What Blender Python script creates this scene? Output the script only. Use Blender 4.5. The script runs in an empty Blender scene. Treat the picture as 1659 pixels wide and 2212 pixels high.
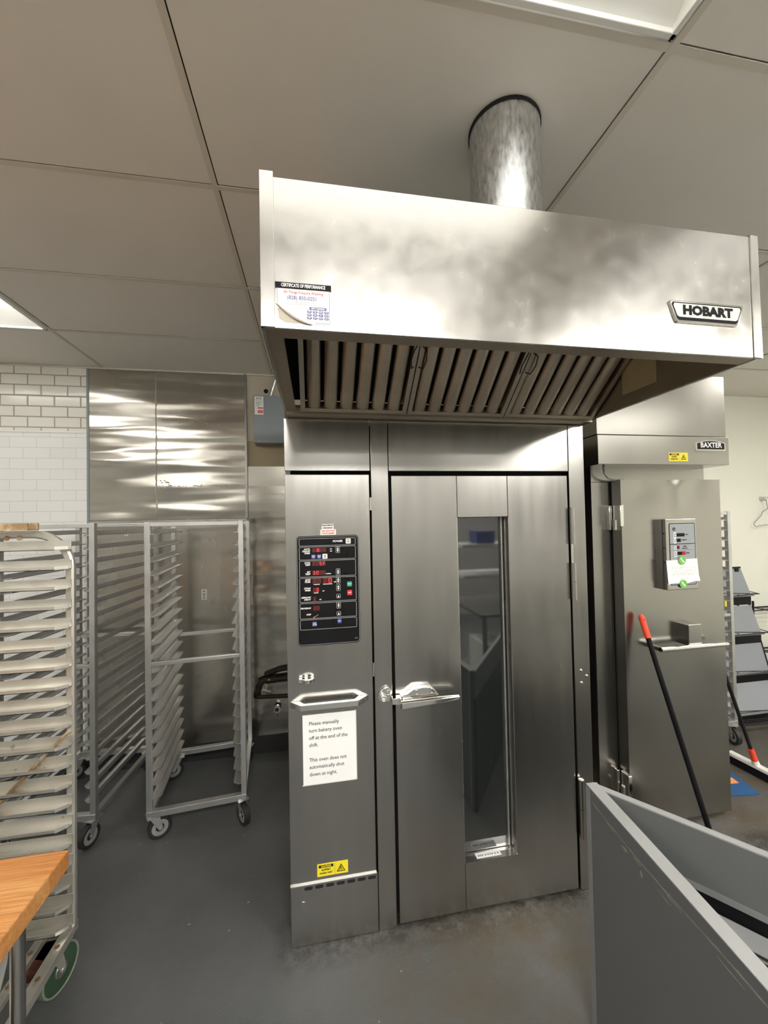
import bpy, bmesh, math, random
from mathutils import Vector, Matrix

random.seed(7)
SC = bpy.context.scene
COL = SC.collection
R = math.radians

# ------------------------------------------------------------------ camera
F_PX, YAW, PITCH, ROLL, EYE = 854.74, 0.1739, 0.0203, -0.0197, 1.68
_fwd = Vector((math.sin(YAW) * math.cos(PITCH), math.cos(YAW) * math.cos(PITCH), math.sin(PITCH)))
_r0 = Vector((math.cos(YAW), -math.sin(YAW), 0))
_u0 = _r0.cross(_fwd)
_rt = _r0 * math.cos(ROLL) + _u0 * math.sin(ROLL)
_up = -_r0 * math.sin(ROLL) + _u0 * math.cos(ROLL)
cam_d = bpy.data.cameras.new('camera')
cam_d.sensor_fit = 'VERTICAL'
cam_d.sensor_height = 24.0
cam_d.sensor_width = 18.0
cam_d.lens = F_PX * 24.0 / 2212.0
cam_d.clip_start = 0.02
cam = bpy.data.objects.new('camera', cam_d)
COL.objects.link(cam)
cam.matrix_world = Matrix(((_rt.x, _up.x, -_fwd.x, 0), (_rt.y, _up.y, -_fwd.y, 0), (_rt.z, _up.z, -_fwd.z, EYE), (0, 0, 0, 1)))
SC.camera = cam

# ------------------------------------------------------------------ world, exposure, light levels
w = bpy.data.worlds.new('world')
SC.world = w
w.use_nodes = True
w.node_tree.nodes['Background'].inputs[0].default_value = (0.9, 0.9, 0.85, 1)
w.node_tree.nodes['Background'].inputs[1].default_value = 0.05
vs = SC.view_settings
SC.display_settings.display_device = 'sRGB'
vs.view_transform = 'Standard'
vs.look = 'None'
vs.exposure = 1.46
vs.gamma = 1.0
vs.use_curve_mapping = False
FILL_HI, FILL_MID, FILL_SIDE, LAMP_NEAR, LAMP_LO, LAMP_FLAT = 28.0, 6.5, 12.0, 2.3, 0.80, 0.29     # added unseen fills behind and beside camera, then rack and hood lamps, flat panels
LAMP_COL = (1.0, 0.972, 0.92)
SC.cycles.use_denoising = True
SC.cycles.max_bounces = 8
SC.cycles.diffuse_bounces = 4
SC.cycles.glossy_bounces = 6
SC.cycles.sample_clamp_indirect = 6.0

# ------------------------------------------------------------------ materials
def _nt(name):
    m = bpy.data.materials.new(name)
    m.use_nodes = True
    nt = m.node_tree
    return m, nt, nt.nodes['Principled BSDF']

def pm(name, col, rough=0.5, metal=0.0, amt=0.06, scale=6.0, stretch=(1, 1, 1), bump=0.0, bscale=None, rvar=0.08, spec=None, emit=None, dirt=None):
    """Principled material with noise in colour, roughness and bump; dirt = (colour, threshold, scale, softness)."""
    m, nt, b = _nt(name)
    N, L = nt.nodes, nt.links
    tc = N.new('ShaderNodeTexCoord')
    mp = N.new('ShaderNodeMapping'); mp.inputs['Scale'].default_value = stretch
    L.new(tc.outputs['Object'], mp.inputs['Vector'])
    nz = N.new('ShaderNodeTexNoise'); nz.inputs['Scale'].default_value = scale; nz.inputs['Detail'].default_value = 5
    L.new(mp.outputs[0], nz.inputs['Vector'])
    mix = N.new('ShaderNodeMix'); mix.data_type = 'RGBA'
    mix.inputs[6].default_value = (*[max(0, c * (1 - amt * 2)) for c in col], 1)
    mix.inputs[7].default_value = (*[min(1, c * (1 + amt * 2)) for c in col], 1)
    L.new(nz.outputs['Fac'], mix.inputs[0])
    out = mix.outputs[2]
    if dirt:
        dc, th, ds, so = dirt
        n2 = N.new('ShaderNodeTexNoise'); n2.inputs['Scale'].default_value = ds; n2.inputs['Detail'].default_value = 8; n2.inputs['Roughness'].default_value = 0.7
        L.new(mp.outputs[0], n2.inputs['Vector'])
        mr = N.new('ShaderNodeMapRange'); mr.inputs[1].default_value = th; mr.inputs[2].default_value = th + so
        L.new(n2.outputs['Fac'], mr.inputs[0])
        m2 = N.new('ShaderNodeMix'); m2.data_type = 'RGBA'
        L.new(mr.outputs[0], m2.inputs[0]); L.new(out, m2.inputs[6]); m2.inputs[7].default_value = (*dc, 1)
        out = m2.outputs[2]
    L.new(out, b.inputs['Base Color'])
    b.inputs['Metallic'].default_value = metal
    rr = N.new('ShaderNodeMapRange')
    rr.inputs[3].default_value = max(0.02, rough - rvar); rr.inputs[4].default_value = min(1, rough + rvar)
    L.new(nz.outputs['Fac'], rr.inputs[0]); L.new(rr.outputs[0], b.inputs['Roughness'])
    if spec is not None:
        b.inputs['Specular IOR Level'].default_value = spec
    if bump:
        n3 = N.new('ShaderNodeTexNoise'); n3.inputs['Scale'].default_value = bscale or scale * 3; n3.inputs['Detail'].default_value = 4
        L.new(mp.outputs[0], n3.inputs['Vector'])
        bp = N.new('ShaderNodeBump'); bp.inputs['Strength'].default_value = 1.0; bp.inputs['Distance'].default_value = bump
        L.new(n3.outputs['Fac'], bp.inputs['Height']); L.new(bp.outputs[0], b.inputs['Normal'])
    if emit:
        b.inputs['Emission Color'].default_value = (*emit[0], 1)
        b.inputs['Emission Strength'].default_value = emit[1]
    return m

def brick_mat(name, col, mortar, tw, th, ms, rough, bump, shift=(0, 0), coat=0.0, bias=0.0):
    m, nt, b = _nt(name)
    N, L = nt.nodes, nt.links
    tc = N.new('ShaderNodeTexCoord'); sp = N.new('ShaderNodeSeparateXYZ'); cb = N.new('ShaderNodeCombineXYZ')
    L.new(tc.outputs['Object'], sp.inputs[0])
    a1 = N.new('ShaderNodeMath'); a1.inputs[1].default_value = shift[0]; L.new(sp.outputs['X'], a1.inputs[0])
    a2 = N.new('ShaderNodeMath'); a2.inputs[1].default_value = shift[1]; L.new(sp.outputs['Z'], a2.inputs[0])
    L.new(a1.outputs[0], cb.inputs['X']); L.new(a2.outputs[0], cb.inputs['Y'])
    def brick(mort, smooth):
        k = N.new('ShaderNodeTexBrick'); k.offset = 0.5
        k.inputs['Scale'].default_value = 1.0; k.inputs['Brick Width'].default_value = tw; k.inputs['Row Height'].default_value = th
        k.inputs['Mortar Size'].default_value = mort; k.inputs['Mortar Smooth'].default_value = smooth
        L.new(cb.outputs[0], k.inputs['Vector'])
        return k
    k = brick(ms, 0.1)
    k.inputs['Color1'].default_value = (*col, 1); k.inputs['Color2'].default_value = (*[c * 0.97 for c in col], 1); k.inputs['Mortar'].default_value = (*mortar, 1)
    L.new(k.outputs['Color'], b.inputs['Base Color'])
    b.inputs['Roughness'].default_value = rough
    if bump:
        k2 = brick(ms * 3.5, 1.0)
        iv = N.new('ShaderNodeMath'); iv.operation = 'SUBTRACT'; iv.inputs[0].default_value = 1.0; L.new(k2.outputs['Fac'], iv.inputs[1])
        nz = N.new('ShaderNodeTexNoise'); nz.inputs['Scale'].default_value = 9; L.new(tc.outputs['Object'], nz.inputs['Vector'])
        ad = N.new('ShaderNodeMath'); ad.operation = 'MULTIPLY_ADD'; ad.inputs[1].default_value = 0.35
        L.new(nz.outputs['Fac'], ad.inputs[0]); L.new(iv.outputs[0], ad.inputs[2])
        bp = N.new('ShaderNodeBump'); bp.inputs['Strength'].default_value = 1.0; bp.inputs['Distance'].default_value = bump
        L.new(ad.outputs[0], bp.inputs['Height']); L.new(bp.outputs[0], b.inputs['Normal'])
    return m

def wavy_steel(name, col, rough, dist, sx, sz, fine=0.0):
    """Stainless sheet whose slow dents run across it: reflections break into bands."""
    m, nt, b = _nt(name)
    N, L = nt.nodes, nt.links
    tc = N.new('ShaderNodeTexCoord')
    mp = N.new('ShaderNodeMapping'); mp.inputs['Scale'].default_value = (sx, 1, sz); L.new(tc.outputs['Object'], mp.inputs['Vector'])
    nz = N.new('ShaderNodeTexNoise'); nz.inputs['Scale'].default_value = 1.0; nz.inputs['Detail'].default_value = 1.5; L.new(mp.outputs[0], nz.inputs['Vector'])
    bp = N.new('ShaderNodeBump'); bp.inputs['Strength'].default_value = 1.0; bp.inputs['Distance'].default_value = dist
    L.new(nz.outputs['Fac'], bp.inputs['Height']); L.new(bp.outputs[0], b.inputs['Normal'])
    mp2 = N.new('ShaderNodeMapping'); mp2.inputs['Scale'].default_value = (1.5, 1.5, 0.5); L.new(tc.outputs['Object'], mp2.inputs['Vector'])
    n2 = N.new('ShaderNodeTexNoise'); n2.inputs['Scale'].default_value = 3.0; n2.inputs['Detail'].default_value = 6; L.new(mp2.outputs[0], n2.inputs['Vector'])
    mx = N.new('ShaderNodeMix'); mx.data_type = 'RGBA'; L.new(n2.outputs['Fac'], mx.inputs[0])
    mx.inputs[6].default_value = (*[c * 0.92 for c in col], 1); mx.inputs[7].default_value = (*[min(1, c * 1.06) for c in col], 1)
    L.new(mx.outputs[2], b.inputs['Base Color'])
    rr = N.new('ShaderNodeMapRange'); rr.inputs[3].default_value = rough - 0.05; rr.inputs[4].default_value = rough + 0.09
    L.new(n2.outputs['Fac'], rr.inputs[0]); L.new(rr.outputs[0], b.inputs['Roughness'])
    b.inputs['Metallic'].default_value = 1.0
    return m

def floor_mat():
    m, nt, b = _nt('dark_floor')
    N, L = nt.nodes, nt.links
    tc = N.new('ShaderNodeTexCoord')
    def noise(s, d=6, r=0.6):
        n = N.new('ShaderNodeTexNoise'); n.inputs['Scale'].default_value = s; n.inputs['Detail'].default_value = d; n.inputs['Roughness'].default_value = r
        L.new(tc.outputs['Object'], n.inputs['Vector']); return n
    def rng(src, a, c):
        r = N.new('ShaderNodeMapRange'); r.inputs[1].default_value = a; r.inputs[2].default_value = c; L.new(src, r.inputs[0]); return r.outputs[0]
    def mix(f, a, c):
        x = N.new('ShaderNodeMix'); x.data_type = 'RGBA'; L.new(f, x.inputs[0])
        if isinstance(a, tuple): x.inputs[6].default_value = (*a, 1)
        else: L.new(a, x.inputs[6])
        x.inputs[7].default_value = (*c, 1); return x.outputs[2]
    big, fine, speck = noise(1.6), noise(260, 2), noise(36, 3, 0.5)
    col = mix(rng(big.outputs['Fac'], 0.3, 0.7), FLOOR_A, FLOOR_B)
    col = mix(rng(fine.outputs['Fac'], 0.60, 0.72), col, (0.17, 0.17, 0.16))
    col = mix(rng(speck.outputs['Fac'], 0.735, 0.76), col, (0.42, 0.40, 0.34))
    # brown baked-on grime on the floor in front of the ovens
    sp = N.new('ShaderNodeSeparateXYZ'); L.new(tc.outputs['Object'], sp.inputs[0])
    gx = rng(sp.outputs['X'], 0.05, 0.45)
    gn = noise(4, 9, 0.75)
    def mul(p, q):
        x = N.new('ShaderNodeMath'); x.operation = 'MULTIPLY'; L.new(p, x.inputs[0]); L.new(q, x.inputs[1]); return x.outputs[0]
    wide = mul(mul(rng(sp.outputs['Y'], 0.9, 1.5), gx), rng(gn.outputs['Fac'], 0.36, 0.60))
    col = mix(wide, col, (0.088, 0.070, 0.048))
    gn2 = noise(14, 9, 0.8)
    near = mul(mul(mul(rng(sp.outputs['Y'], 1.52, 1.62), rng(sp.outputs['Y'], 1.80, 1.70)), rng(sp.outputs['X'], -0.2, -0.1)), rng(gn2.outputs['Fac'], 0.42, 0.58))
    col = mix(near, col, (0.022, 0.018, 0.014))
    gn3 = noise(22, 9, 0.8)
    pale = mul(rng(sp.outputs['Y'], 1.40, 1.58), mul(gx, rng(gn3.outputs['Fac'], 0.58, 0.66)))
    col = mix(pale, col, (0.20, 0.17, 0.12))
    L.new(col, b.inputs['Base Color'])
    rr = N.new('ShaderNodeMapRange'); rr.inputs[3].default_value = 0.38; rr.inputs[4].default_value = 0.6
    L.new(big.outputs['Fac'], rr.inputs[0]); L.new(rr.outputs[0], b.inputs['Roughness'])
    bp = N.new('ShaderNodeBump'); bp.inputs['Strength'].default_value = 0.5; bp.inputs['Distance'].default_value = 0.002
    L.new(fine.outputs['Fac'], bp.inputs['Height']); L.new(bp.outputs[0], b.inputs['Normal'])
    return m

def wood_mat():
    m, nt, b = _nt('butcher_block')
    N, L = nt.nodes, nt.links
    tc = N.new('ShaderNodeTexCoord')
    k = N.new('ShaderNodeTexBrick'); k.offset = 0.37
    k.inputs['Scale'].default_value = 1; k.inputs['Brick Width'].default_value = 0.9; k.inputs['Row Height'].default_value = 0.042; k.inputs['Mortar Size'].default_value = 0.0006
    k.inputs['Color1'].default_value = (0.47, 0.19, 0.052, 1); k.inputs['Color2'].default_value = (0.70, 0.40, 0.15, 1); k.inputs['Mortar'].default_value = (0.42, 0.18, 0.055, 1)
    L.new(tc.outputs['Object'], k.inputs['Vector'])
    mp = N.new('ShaderNodeMapping'); mp.inputs['Scale'].default_value = (2, 40, 40); L.new(tc.outputs['Object'], mp.inputs['Vector'])
    nz = N.new('ShaderNodeTexNoise'); nz.inputs['Scale'].default_value = 4; nz.inputs['Detail'].default_value = 8; L.new(mp.outputs[0], nz.inputs['Vector'])
    mx = N.new('ShaderNodeMix'); mx.data_type = 'RGBA'; mx.blend_type = 'MULTIPLY'
    mr = N.new('ShaderNodeMapRange'); mr.inputs[1].default_value = 0.35; mr.inputs[2].default_value = 0.7; L.new(nz.outputs['Fac'], mr.inputs[0])
    L.new(mr.outputs[0], mx.inputs[0]); L.new(k.outputs['Color'], mx.inputs[6]); mx.inputs[7].default_value = (0.72, 0.6, 0.45, 1)
    L.new(mx.outputs[2], b.inputs['Base Color']); b.inputs['Roughness'].default_value = 0.5
    bp = N.new('ShaderNodeBump'); bp.inputs['Distance'].default_value = 0.001; L.new(nz.outputs['Fac'], bp.inputs['Height']); L.new(bp.outputs[0], b.inputs['Normal'])
    return m

def emit_mat(name, col, s, base=0.6):
    m, nt, b = _nt(name)
    b.inputs['Base Color'].default_value = (*[c * base for c in col], 1)
    b.inputs['Emission Color'].default_value = (*col, 1)
    b.inputs['Emission Strength'].default_value = s
    return m

def glass_mat():
    m, nt, b = _nt('oven_glass')
    b.inputs['Base Color'].default_value = (0.012, 0.014, 0.014, 1)
    b.inputs['Roughness'].default_value = 0.03
    b.inputs['IOR'].default_value = 2.2
    b.inputs['Specular IOR Level'].default_value = 0.5
    nz = nt.nodes.new('ShaderNodeTexNoise'); nz.inputs['Scale'].default_value = 3
    tc = nt.nodes.new('ShaderNodeTexCoord'); nt.links.new(tc.outputs['Object'], nz.inputs['Vector'])
    mr = nt.nodes.new('ShaderNodeMapRange'); mr.inputs[3].default_value = 0.02; mr.inputs[4].default_value = 0.07
    nt.links.new(nz.outputs['Fac'], mr.inputs[0]); nt.links.new(mr.outputs[0], b.inputs['Roughness'])
    return m

FLOOR_A, FLOOR_B = (0.070, 0.075, 0.077), (0.115, 0.117, 0.115)
M = {}
M['floor'] = floor_mat()
M['ceil'] = pm('ceiling_tile', (0.84, 0.81, 0.75), 0.75, 0, 0.03, 2.5, rvar=0.05, dirt=((0.5, 0.45, 0.34), 0.70, 2.0, 0.12))
M['tbar'] = pm('ceiling_grid_bar', (0.70, 0.66, 0.575), 0.5, 0, 0.05, 4)
M['gap'] = pm('dark_gap', (0.008, 0.008, 0.008), 0.9, 0, 0.1)
M['wallw'] = pm('cream_wall_paint', (0.82, 0.81, 0.71), 0.6, 0, 0.02, 3, bump=0.0008, bscale=140)
M['tile'] = brick_mat('white_subway_tile', (0.84, 0.82, 0.75), (0.28, 0.26, 0.22), 0.1635, 0.0735, 0.0022, 0.12, 0.004, (0.047, -0.012))
M['tile2'] = brick_mat('white_printed_wall_panel', (0.87, 0.87, 0.85), (0.66, 0.66, 0.63), 0.162, 0.0735, 0.0018, 0.16, 0.0, (0.012, -0.02))
M['backtile'] = brick_mat('white_far_tile', (0.55, 0.545, 0.51), (0.4, 0.4, 0.37), 0.163, 0.0735, 0.002, 0.3, 0.0)
M['greytile'] = brick_mat('grey_far_tile', (0.30, 0.295, 0.275), (0.22, 0.22, 0.2), 0.163, 0.0735, 0.002, 0.4, 0.0)
M['wave'] = wavy_steel('wavy_wall_steel', (0.50, 0.48, 0.435), 0.18, 0.030, 1.0, 6.0)
M['wave2'] = wavy_steel('smooth_wall_steel', (0.50, 0.475, 0.43), 0.24, 0.014, 0.8, 3.6)
M['steel'] = pm('brushed_steel', (0.44, 0.428, 0.405), 0.25, 1, 0.05, 3, (9, 9, 0.7), bump=0.0002, bscale=2.0, rvar=0.05)
M['steel_b'] = pm('brushed_steel_smeared', (0.38, 0.37, 0.345), 0.24, 1, 0.09, 1.6, (2, 2, 1.3), bump=0.0012, bscale=1.6, rvar=0.07)
M['hood'] = pm('hood_steel', (0.52, 0.508, 0.478), 0.25, 1, 0.05, 22, (1, 1, 1), bump=0.0005, bscale=14, rvar=0.07, dirt=((0.45, 0.435, 0.39), 0.70, 11, 0.12))
M['hoodin'] = pm('greasy_hood_steel', (0.36, 0.31, 0.24), 0.45, 1, 0.12, 5, bump=0.0006)
M['baffle'] = pm('greasy_filter_steel', (0.50, 0.45, 0.37), 0.42, 1, 0.12, 3, (1, 4, 4))
M['chrome'] = pm('chrome', (0.84, 0.83, 0.80), 0.09, 1, 0.02, 20, rvar=0.03)
M['alu'] = pm('rack_aluminium', (0.62, 0.62, 0.61), 0.38, 0.85, 0.07, 14, dirt=((0.32, 0.27, 0.2), 0.68, 9, 0.1))
M['alud'] = pm('worn_rack_aluminium', (0.74, 0.72, 0.66), 0.38, 0.8, 0.07, 14, dirt=((0.15, 0.10, 0.05), 0.63, 12, 0.09))
M['rust'] = pm('rusty_steel', (0.34, 0.22, 0.11), 0.7, 0.5, 0.25, 18, dirt=((0.62, 0.50, 0.33), 0.52, 7, 0.12), bump=0.0006)
M['redrust'] = pm('red_rusty_plate', (0.14, 0.05, 0.03), 0.7, 0.3, 0.3, 25)
M['galv'] = pm('galvanised_steel', (0.62, 0.645, 0.635), 0.33, 1, 0.30, 85, (1.3, 1.3, 0.42), rvar=0.16)
M['rubber'] = pm('black_rubber', (0.02, 0.02, 0.02), 0.55, 0, 0.2, 20)
M['hub'] = pm('grey_wheel_hub', (0.30, 0.30, 0.28), 0.5, 0, 0.08, 20)
M['green'] = pm('green_wheel', (0.035, 0.075, 0.04), 0.5, 0, 0.25, 15)
M['tread'] = pm('dusty_green_tread', (0.24, 0.28, 0.21), 0.7, 0, 0.2, 25)
M['wood'] = wood_mat()
M['gpanel'] = pm('slate_grey_panel', (0.112, 0.116, 0.116), 0.5, 0, 0.05, 3, rvar=0.04, dirt=((0.15, 0.147, 0.132), 0.62, 3.0, 0.2))
M['gcap'] = pm('pale_grey_edge', (0.30, 0.305, 0.30), 0.5, 0, 0.05, 9)
M['scuff'] = pm('yellowed_scuff', (0.22, 0.21, 0.17), 0.7, 0, 0.25, 40)
M['gdeck'] = pm('mid_grey_shelf', (0.20, 0.205, 0.205), 0.5, 0, 0.08, 6)
M['dkgrey'] = pm('display_grey_board', (0.25, 0.265, 0.285), 0.6, 0, 0.04, 5)
M['black'] = pm('black_plastic', (0.009, 0.009, 0.010), 0.30, 0, 0.2, 10, spec=0.16)
M['blackm'] = pm('black_metal', (0.012, 0.012, 0.012), 0.45, 0.0, 0.2, 10, spec=0.25)
M['iron'] = pm('black_iron_pipe', (0.035, 0.028, 0.02), 0.6, 0.4, 0.4, 30, bump=0.0008)
M['orange'] = pm('orange_red_plastic', (0.86, 0.075, 0.03), 0.4, 0, 0.05, 10)
M['white'] = pm('white_plastic', (0.80, 0.80, 0.76), 0.4, 0, 0.02, 10)
M['paper'] = pm('white_paper', (0.84, 0.84, 0.82), 0.7, 0, 0.015, 8)
M['papery'] = pm('yellowed_label', (0.42, 0.34, 0.2), 0.7, 0, 0.1, 10)
M['silver'] = pm('silver_sticker', (0.66, 0.65, 0.60), 0.45, 0, 0.06, 12)
M['ink'] = pm('black_ink', (0.012, 0.012, 0.013), 0.6, 0, 0.1, spec=0.12)
M['inkg'] = pm('grey_ink', (0.20, 0.20, 0.22), 0.6, 0, 0.1)
M['red'] = pm('red_ink', (0.72, 0.04, 0.03), 0.6, 0, 0.1)
M['blue'] = pm('blue_ink', (0.075, 0.08, 0.25), 0.5, 0, 0.1)
M['yellow'] = pm('caution_yellow', (0.82, 0.68, 0.02), 0.45, 0, 0.03)
M['gline'] = pm('grey_print', (0.36, 0.36, 0.35), 0.5, 0, 0.03)
M['pwhite'] = pm('white_print', (0.82, 0.82, 0.80), 0.5, 0, 0.02)
M['bgreen'] = pm('green_button', (0.04, 0.34, 0.22), 0.4, 0, 0.05)
M['bred'] = pm('red_button', (0.72, 0.03, 0.05), 0.4, 0, 0.05)
M['bblue'] = pm('blue_button', (0.06, 0.08, 0.30), 0.4, 0, 0.05)
M['led'] = emit_mat('lit_red_led', (1.0, 0.04, 0.05), 0.62, 0.1)
M['ledd'] = emit_mat('dim_red_led', (1.0, 0.03, 0.015), 0.06, 0.05)
M['ledbg'] = emit_mat('red_led_window', (0.6, 0.0, 0.0), 0.02, 0.02)
M['glass'] = glass_mat()
M['boxgrey'] = pm('grey_enamel', (0.25, 0.285, 0.30), 0.45, 0, 0.03, 5)
M['tan'] = pm('tan_wall_board', (0.40, 0.33, 0.21), 0.7, 0, 0.05, 4)
M['beige'] = pm('beige_plaster', (0.52, 0.47, 0.37), 0.7, 0, 0.04, 5)
M['mag'] = pm('green_magnet', (0.16, 0.46, 0.10), 0.4, 0, 0.04)
M['magl'] = pm('pale_green_print', (0.62, 0.82, 0.48), 0.5, 0, 0.03)
M['bluep'] = pm('blue_board', (0.02, 0.09, 0.24), 0.5, 0, 0.05)
M['orangep'] = pm('orange_patch', (0.85, 0.32, 0.10), 0.5, 0, 0.05)
M['panelgrey'] = pm('grey_control_face', (0.31, 0.335, 0.35), 0.4, 0, 0.03)
M['refl'] = pm('white_reflector', (0.85, 0.85, 0.80), 0.4, 0, 0.01)
M['fill_hi'] = emit_mat('bright_fill_diffuser', LAMP_COL, FILL_HI)
M['fill_mid'] = emit_mat('fill_diffuser', LAMP_COL, FILL_MID)
M['lamp_flat'] = emit_mat('flat_lamp_panel', LAMP_COL, LAMP_FLAT)
M['fill_side'] = emit_mat('side_fill_diffuser', LAMP_COL, FILL_SIDE)
M['lamp_near'] = emit_mat('rack_lamp_diffuser', LAMP_COL, LAMP_NEAR)
M['lamp_lo'] = emit_mat('soft_lamp_diffuser', LAMP_COL, LAMP_LO)
M['bulbw'] = pm('white_bowl', (0.82, 0.82, 0.80), 0.3, 0, 0.02)
M['wire'] = pm('black_wire', (0.02, 0.02, 0.02), 0.4, 0.5, 0.1)

# ------------------------------------------------------------------ mesh helpers
XF = {}          # root name -> inverse matrix, so that parts may be written in world coordinates

class MB:
    def __init__(s): s.v, s.f, s.sm = [], [], []
    def add(s, vs, fs, smooth=False):
        n = len(s.v); s.v += [Vector(p) for p in vs]
        s.f += [tuple(i + n for i in f) for f in fs]; s.sm += [smooth] * len(fs); return s
    def box(s, x0, x1, y0, y1, z0, z1):
        return s.add([(x0, y0, z0), (x1, y0, z0), (x1, y1, z0), (x0, y1, z0), (x0, y0, z1), (x1, y0, z1), (x1, y1, z1), (x0, y1, z1)],
                     [(0, 3, 2, 1), (4, 5, 6, 7), (0, 1, 5, 4), (1, 2, 6, 5), (2, 3, 7, 6), (3, 0, 4, 7)])
    def prism(s, poly, ext):
        n = len(poly); e = Vector(ext); P = [Vector(p) for p in poly]
        fs = [tuple(range(n - 1, -1, -1)), tuple(range(n, 2 * n))]
        fs += [(i, (i + 1) % n, n + (i + 1) % n, n + i) for i in range(n)]
        return s.add(P + [p + e for p in P], fs)
    def bar(s, p0, p1, w, h, up=(0, 0, 1)):
        p0, p1 = Vector(p0), Vector(p1); d = (p1 - p0).normalized(); u = Vector(up)
        a = d.cross(u)
        if a.length < 1e-4: a = d.cross(Vector((0, 1, 0)))
        a.normalize(); u = a.cross(d).normalized(); a *= w / 2; u *= h / 2
        return s.prism([p0 - a - u, p0 + a - u, p0 + a + u, p0 - a + u], p1 - p0)
    def cyl(s, p0, p1, r0, r1=None, n=16):
        r1 = r0 if r1 is None else r1
        p0, p1 = Vector(p0), Vector(p1); d = (p1 - p0).normalized()
        a = d.orthogonal().normalized(); b = d.cross(a)
        c = [(math.cos(2 * math.pi * i / n), math.sin(2 * math.pi * i / n)) for i in range(n)]
        k = len(s.v)
        s.add([p0 + a * x * r0 + b * y * r0 for x, y in c] + [p1 + a * x * r1 + b * y * r1 for x, y in c],
              [(i, (i + 1) % n, n + (i + 1) % n, n + i) for i in range(n)], True)
        s.f += [tuple(k + i for i in range(n - 1, -1, -1)), tuple(k + n + i for i in range(n))]; s.sm += [False, False]
        return s
    def ring(s, c, ax, r0, r1, h, n=24):
        """Annulus of inner radius r0, outer r1, length h along ax, centred on c."""
        c, d = Vector(c), Vector(ax).normalized(); a = d.orthogonal().normalized(); b = d.cross(a); vs = []
        for i in range(n):
            t = 2 * math.pi * i / n; e = a * math.cos(t) + b * math.sin(t)
            vs += [c + e * r0 - d * h / 2, c + e * r1 - d * h / 2, c + e * r1 + d * h / 2, c + e * r0 + d * h / 2]
        fs = []
        for i in range(n):
            j = (i + 1) % n
            for k in range(4):
                fs.append((4 * i + k, 4 * j + k, 4 * j + (k + 1) % 4, 4 * i + (k + 1) % 4))
        return s.add(vs, fs, True)
    def tube(s, pts, r, n=10, closed=False):
        P = [Vector(p) for p in pts]; m = len(P); a = None; vs = []
        for i in range(m):
            if closed: d = P[(i + 1) % m] - P[i - 1]
            else: d = P[min(i + 1, m - 1)] - P[max(i - 1, 0)]
            d.normalize()
            a = d.orthogonal().normalized() if a is None else (a - d * a.dot(d)).normalized()
            b = d.cross(a)
            vs += [P[i] + (a * math.cos(2 * math.pi * k / n) + b * math.sin(2 * math.pi * k / n)) * r for k in range(n)]
        fs = []
        for i in range(m if closed else m - 1):
            for k in range(n):
                j = (i + 1) % m
                fs.append((i * n + k, i * n + (k + 1) % n, j * n + (k + 1) % n, j * n + k))
        k0 = len(s.v); s.add(vs, fs, True)
        if not closed:
            s.f += [tuple(k0 + k for k in range(n - 1, -1, -1)), tuple(k0 + (m - 1) * n + k for k in range(n))]; s.sm += [False, False]
        return s
    def lathe(s, c, prof, n=24):
        """prof: list of (r, z) turned about the vertical through c."""
        c = Vector(c); vs = []
        for r, z in prof:
            vs += [c + Vector((r * math.cos(2 * math.pi * i / n), r * math.sin(2 * math.pi * i / n), z)) for i in range(n)]
        fs = [(j * n + i, j * n + (i + 1) % n, (j + 1) * n + (i + 1) % n, (j + 1) * n + i) for j in range(len(prof) - 1) for i in range(n)]
        return s.add(vs, fs, True)
    def plate(s, x0, x1, z0, z1, y, t=0.0012, r=0.0, k=5):
        """Upright sheet facing -Y whose face is at y, rounded corners of radius r."""
        if r <= 0: return s.box(x0, x1, y, y + t, z0, z1)
        return s.prism([(a, y, c) for a, c in rrect(x0, x1, z0, z1, r, k)], (0, t, 0))
    def xf(s, m):
        s.v = [m @ p for p in s.v]; return s
    def build(s, name, m, parent=None, bevel=0.0, local=False, seg=2):
        me = bpy.data.meshes.new(name)
        inv = XF.get(parent.name) if parent is not None and not local else None
        me.from_pydata([(inv @ p) if inv is not None else p for p in s.v], [], s.f)
        bm = bmesh.new(); bm.from_mesh(me); bmesh.ops.recalc_face_normals(bm, faces=bm.faces); bm.to_mesh(me); bm.free()
        me.polygons.foreach_set('use_smooth', s.sm)
        if any(s.sm): me.set_sharp_from_angle(angle=R(40))
        me.materials.append(m)
        o = bpy.data.objects.new(name, me); COL.objects.link(o)
        if parent is not None:
            o.parent = parent
            if inv is not None: XF[o.name] = inv
        if bevel:
            b = o.modifiers.new('edge', 'BEVEL'); b.width = bevel; b.segments = seg; b.limit_method = 'ANGLE'; b.angle_limit = R(50)
        return o

def build_multi(name, pairs, parent):
    """One mesh out of several pieces of different materials."""
    allm = MB(); mi = []
    for q, (mb, m) in enumerate(pairs):
        n0 = len(allm.v); allm.v += mb.v; allm.f += [tuple(i + n0 for i in f) for f in mb.f]; allm.sm += mb.sm; mi += [q] * len(mb.f)
    o = allm.build(name, pairs[0][1], parent)
    for _, m in pairs[1:]: o.data.materials.append(m)
    o.data.polygons.foreach_set('material_index', mi)
    return o

def rrect(x0, x1, z0, z1, r, k=5):
    out = []
    for cx, cz, a0 in ((x1 - r, z1 - r, 0), (x0 + r, z1 - r, 90), (x0 + r, z0 + r, 180), (x1 - r, z0 + r, 270)):
        for i in range(k + 1):
            t = R(a0 + 90 * i / k); out.append((cx + r * math.cos(t), cz + r * math.sin(t)))
    return out

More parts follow.
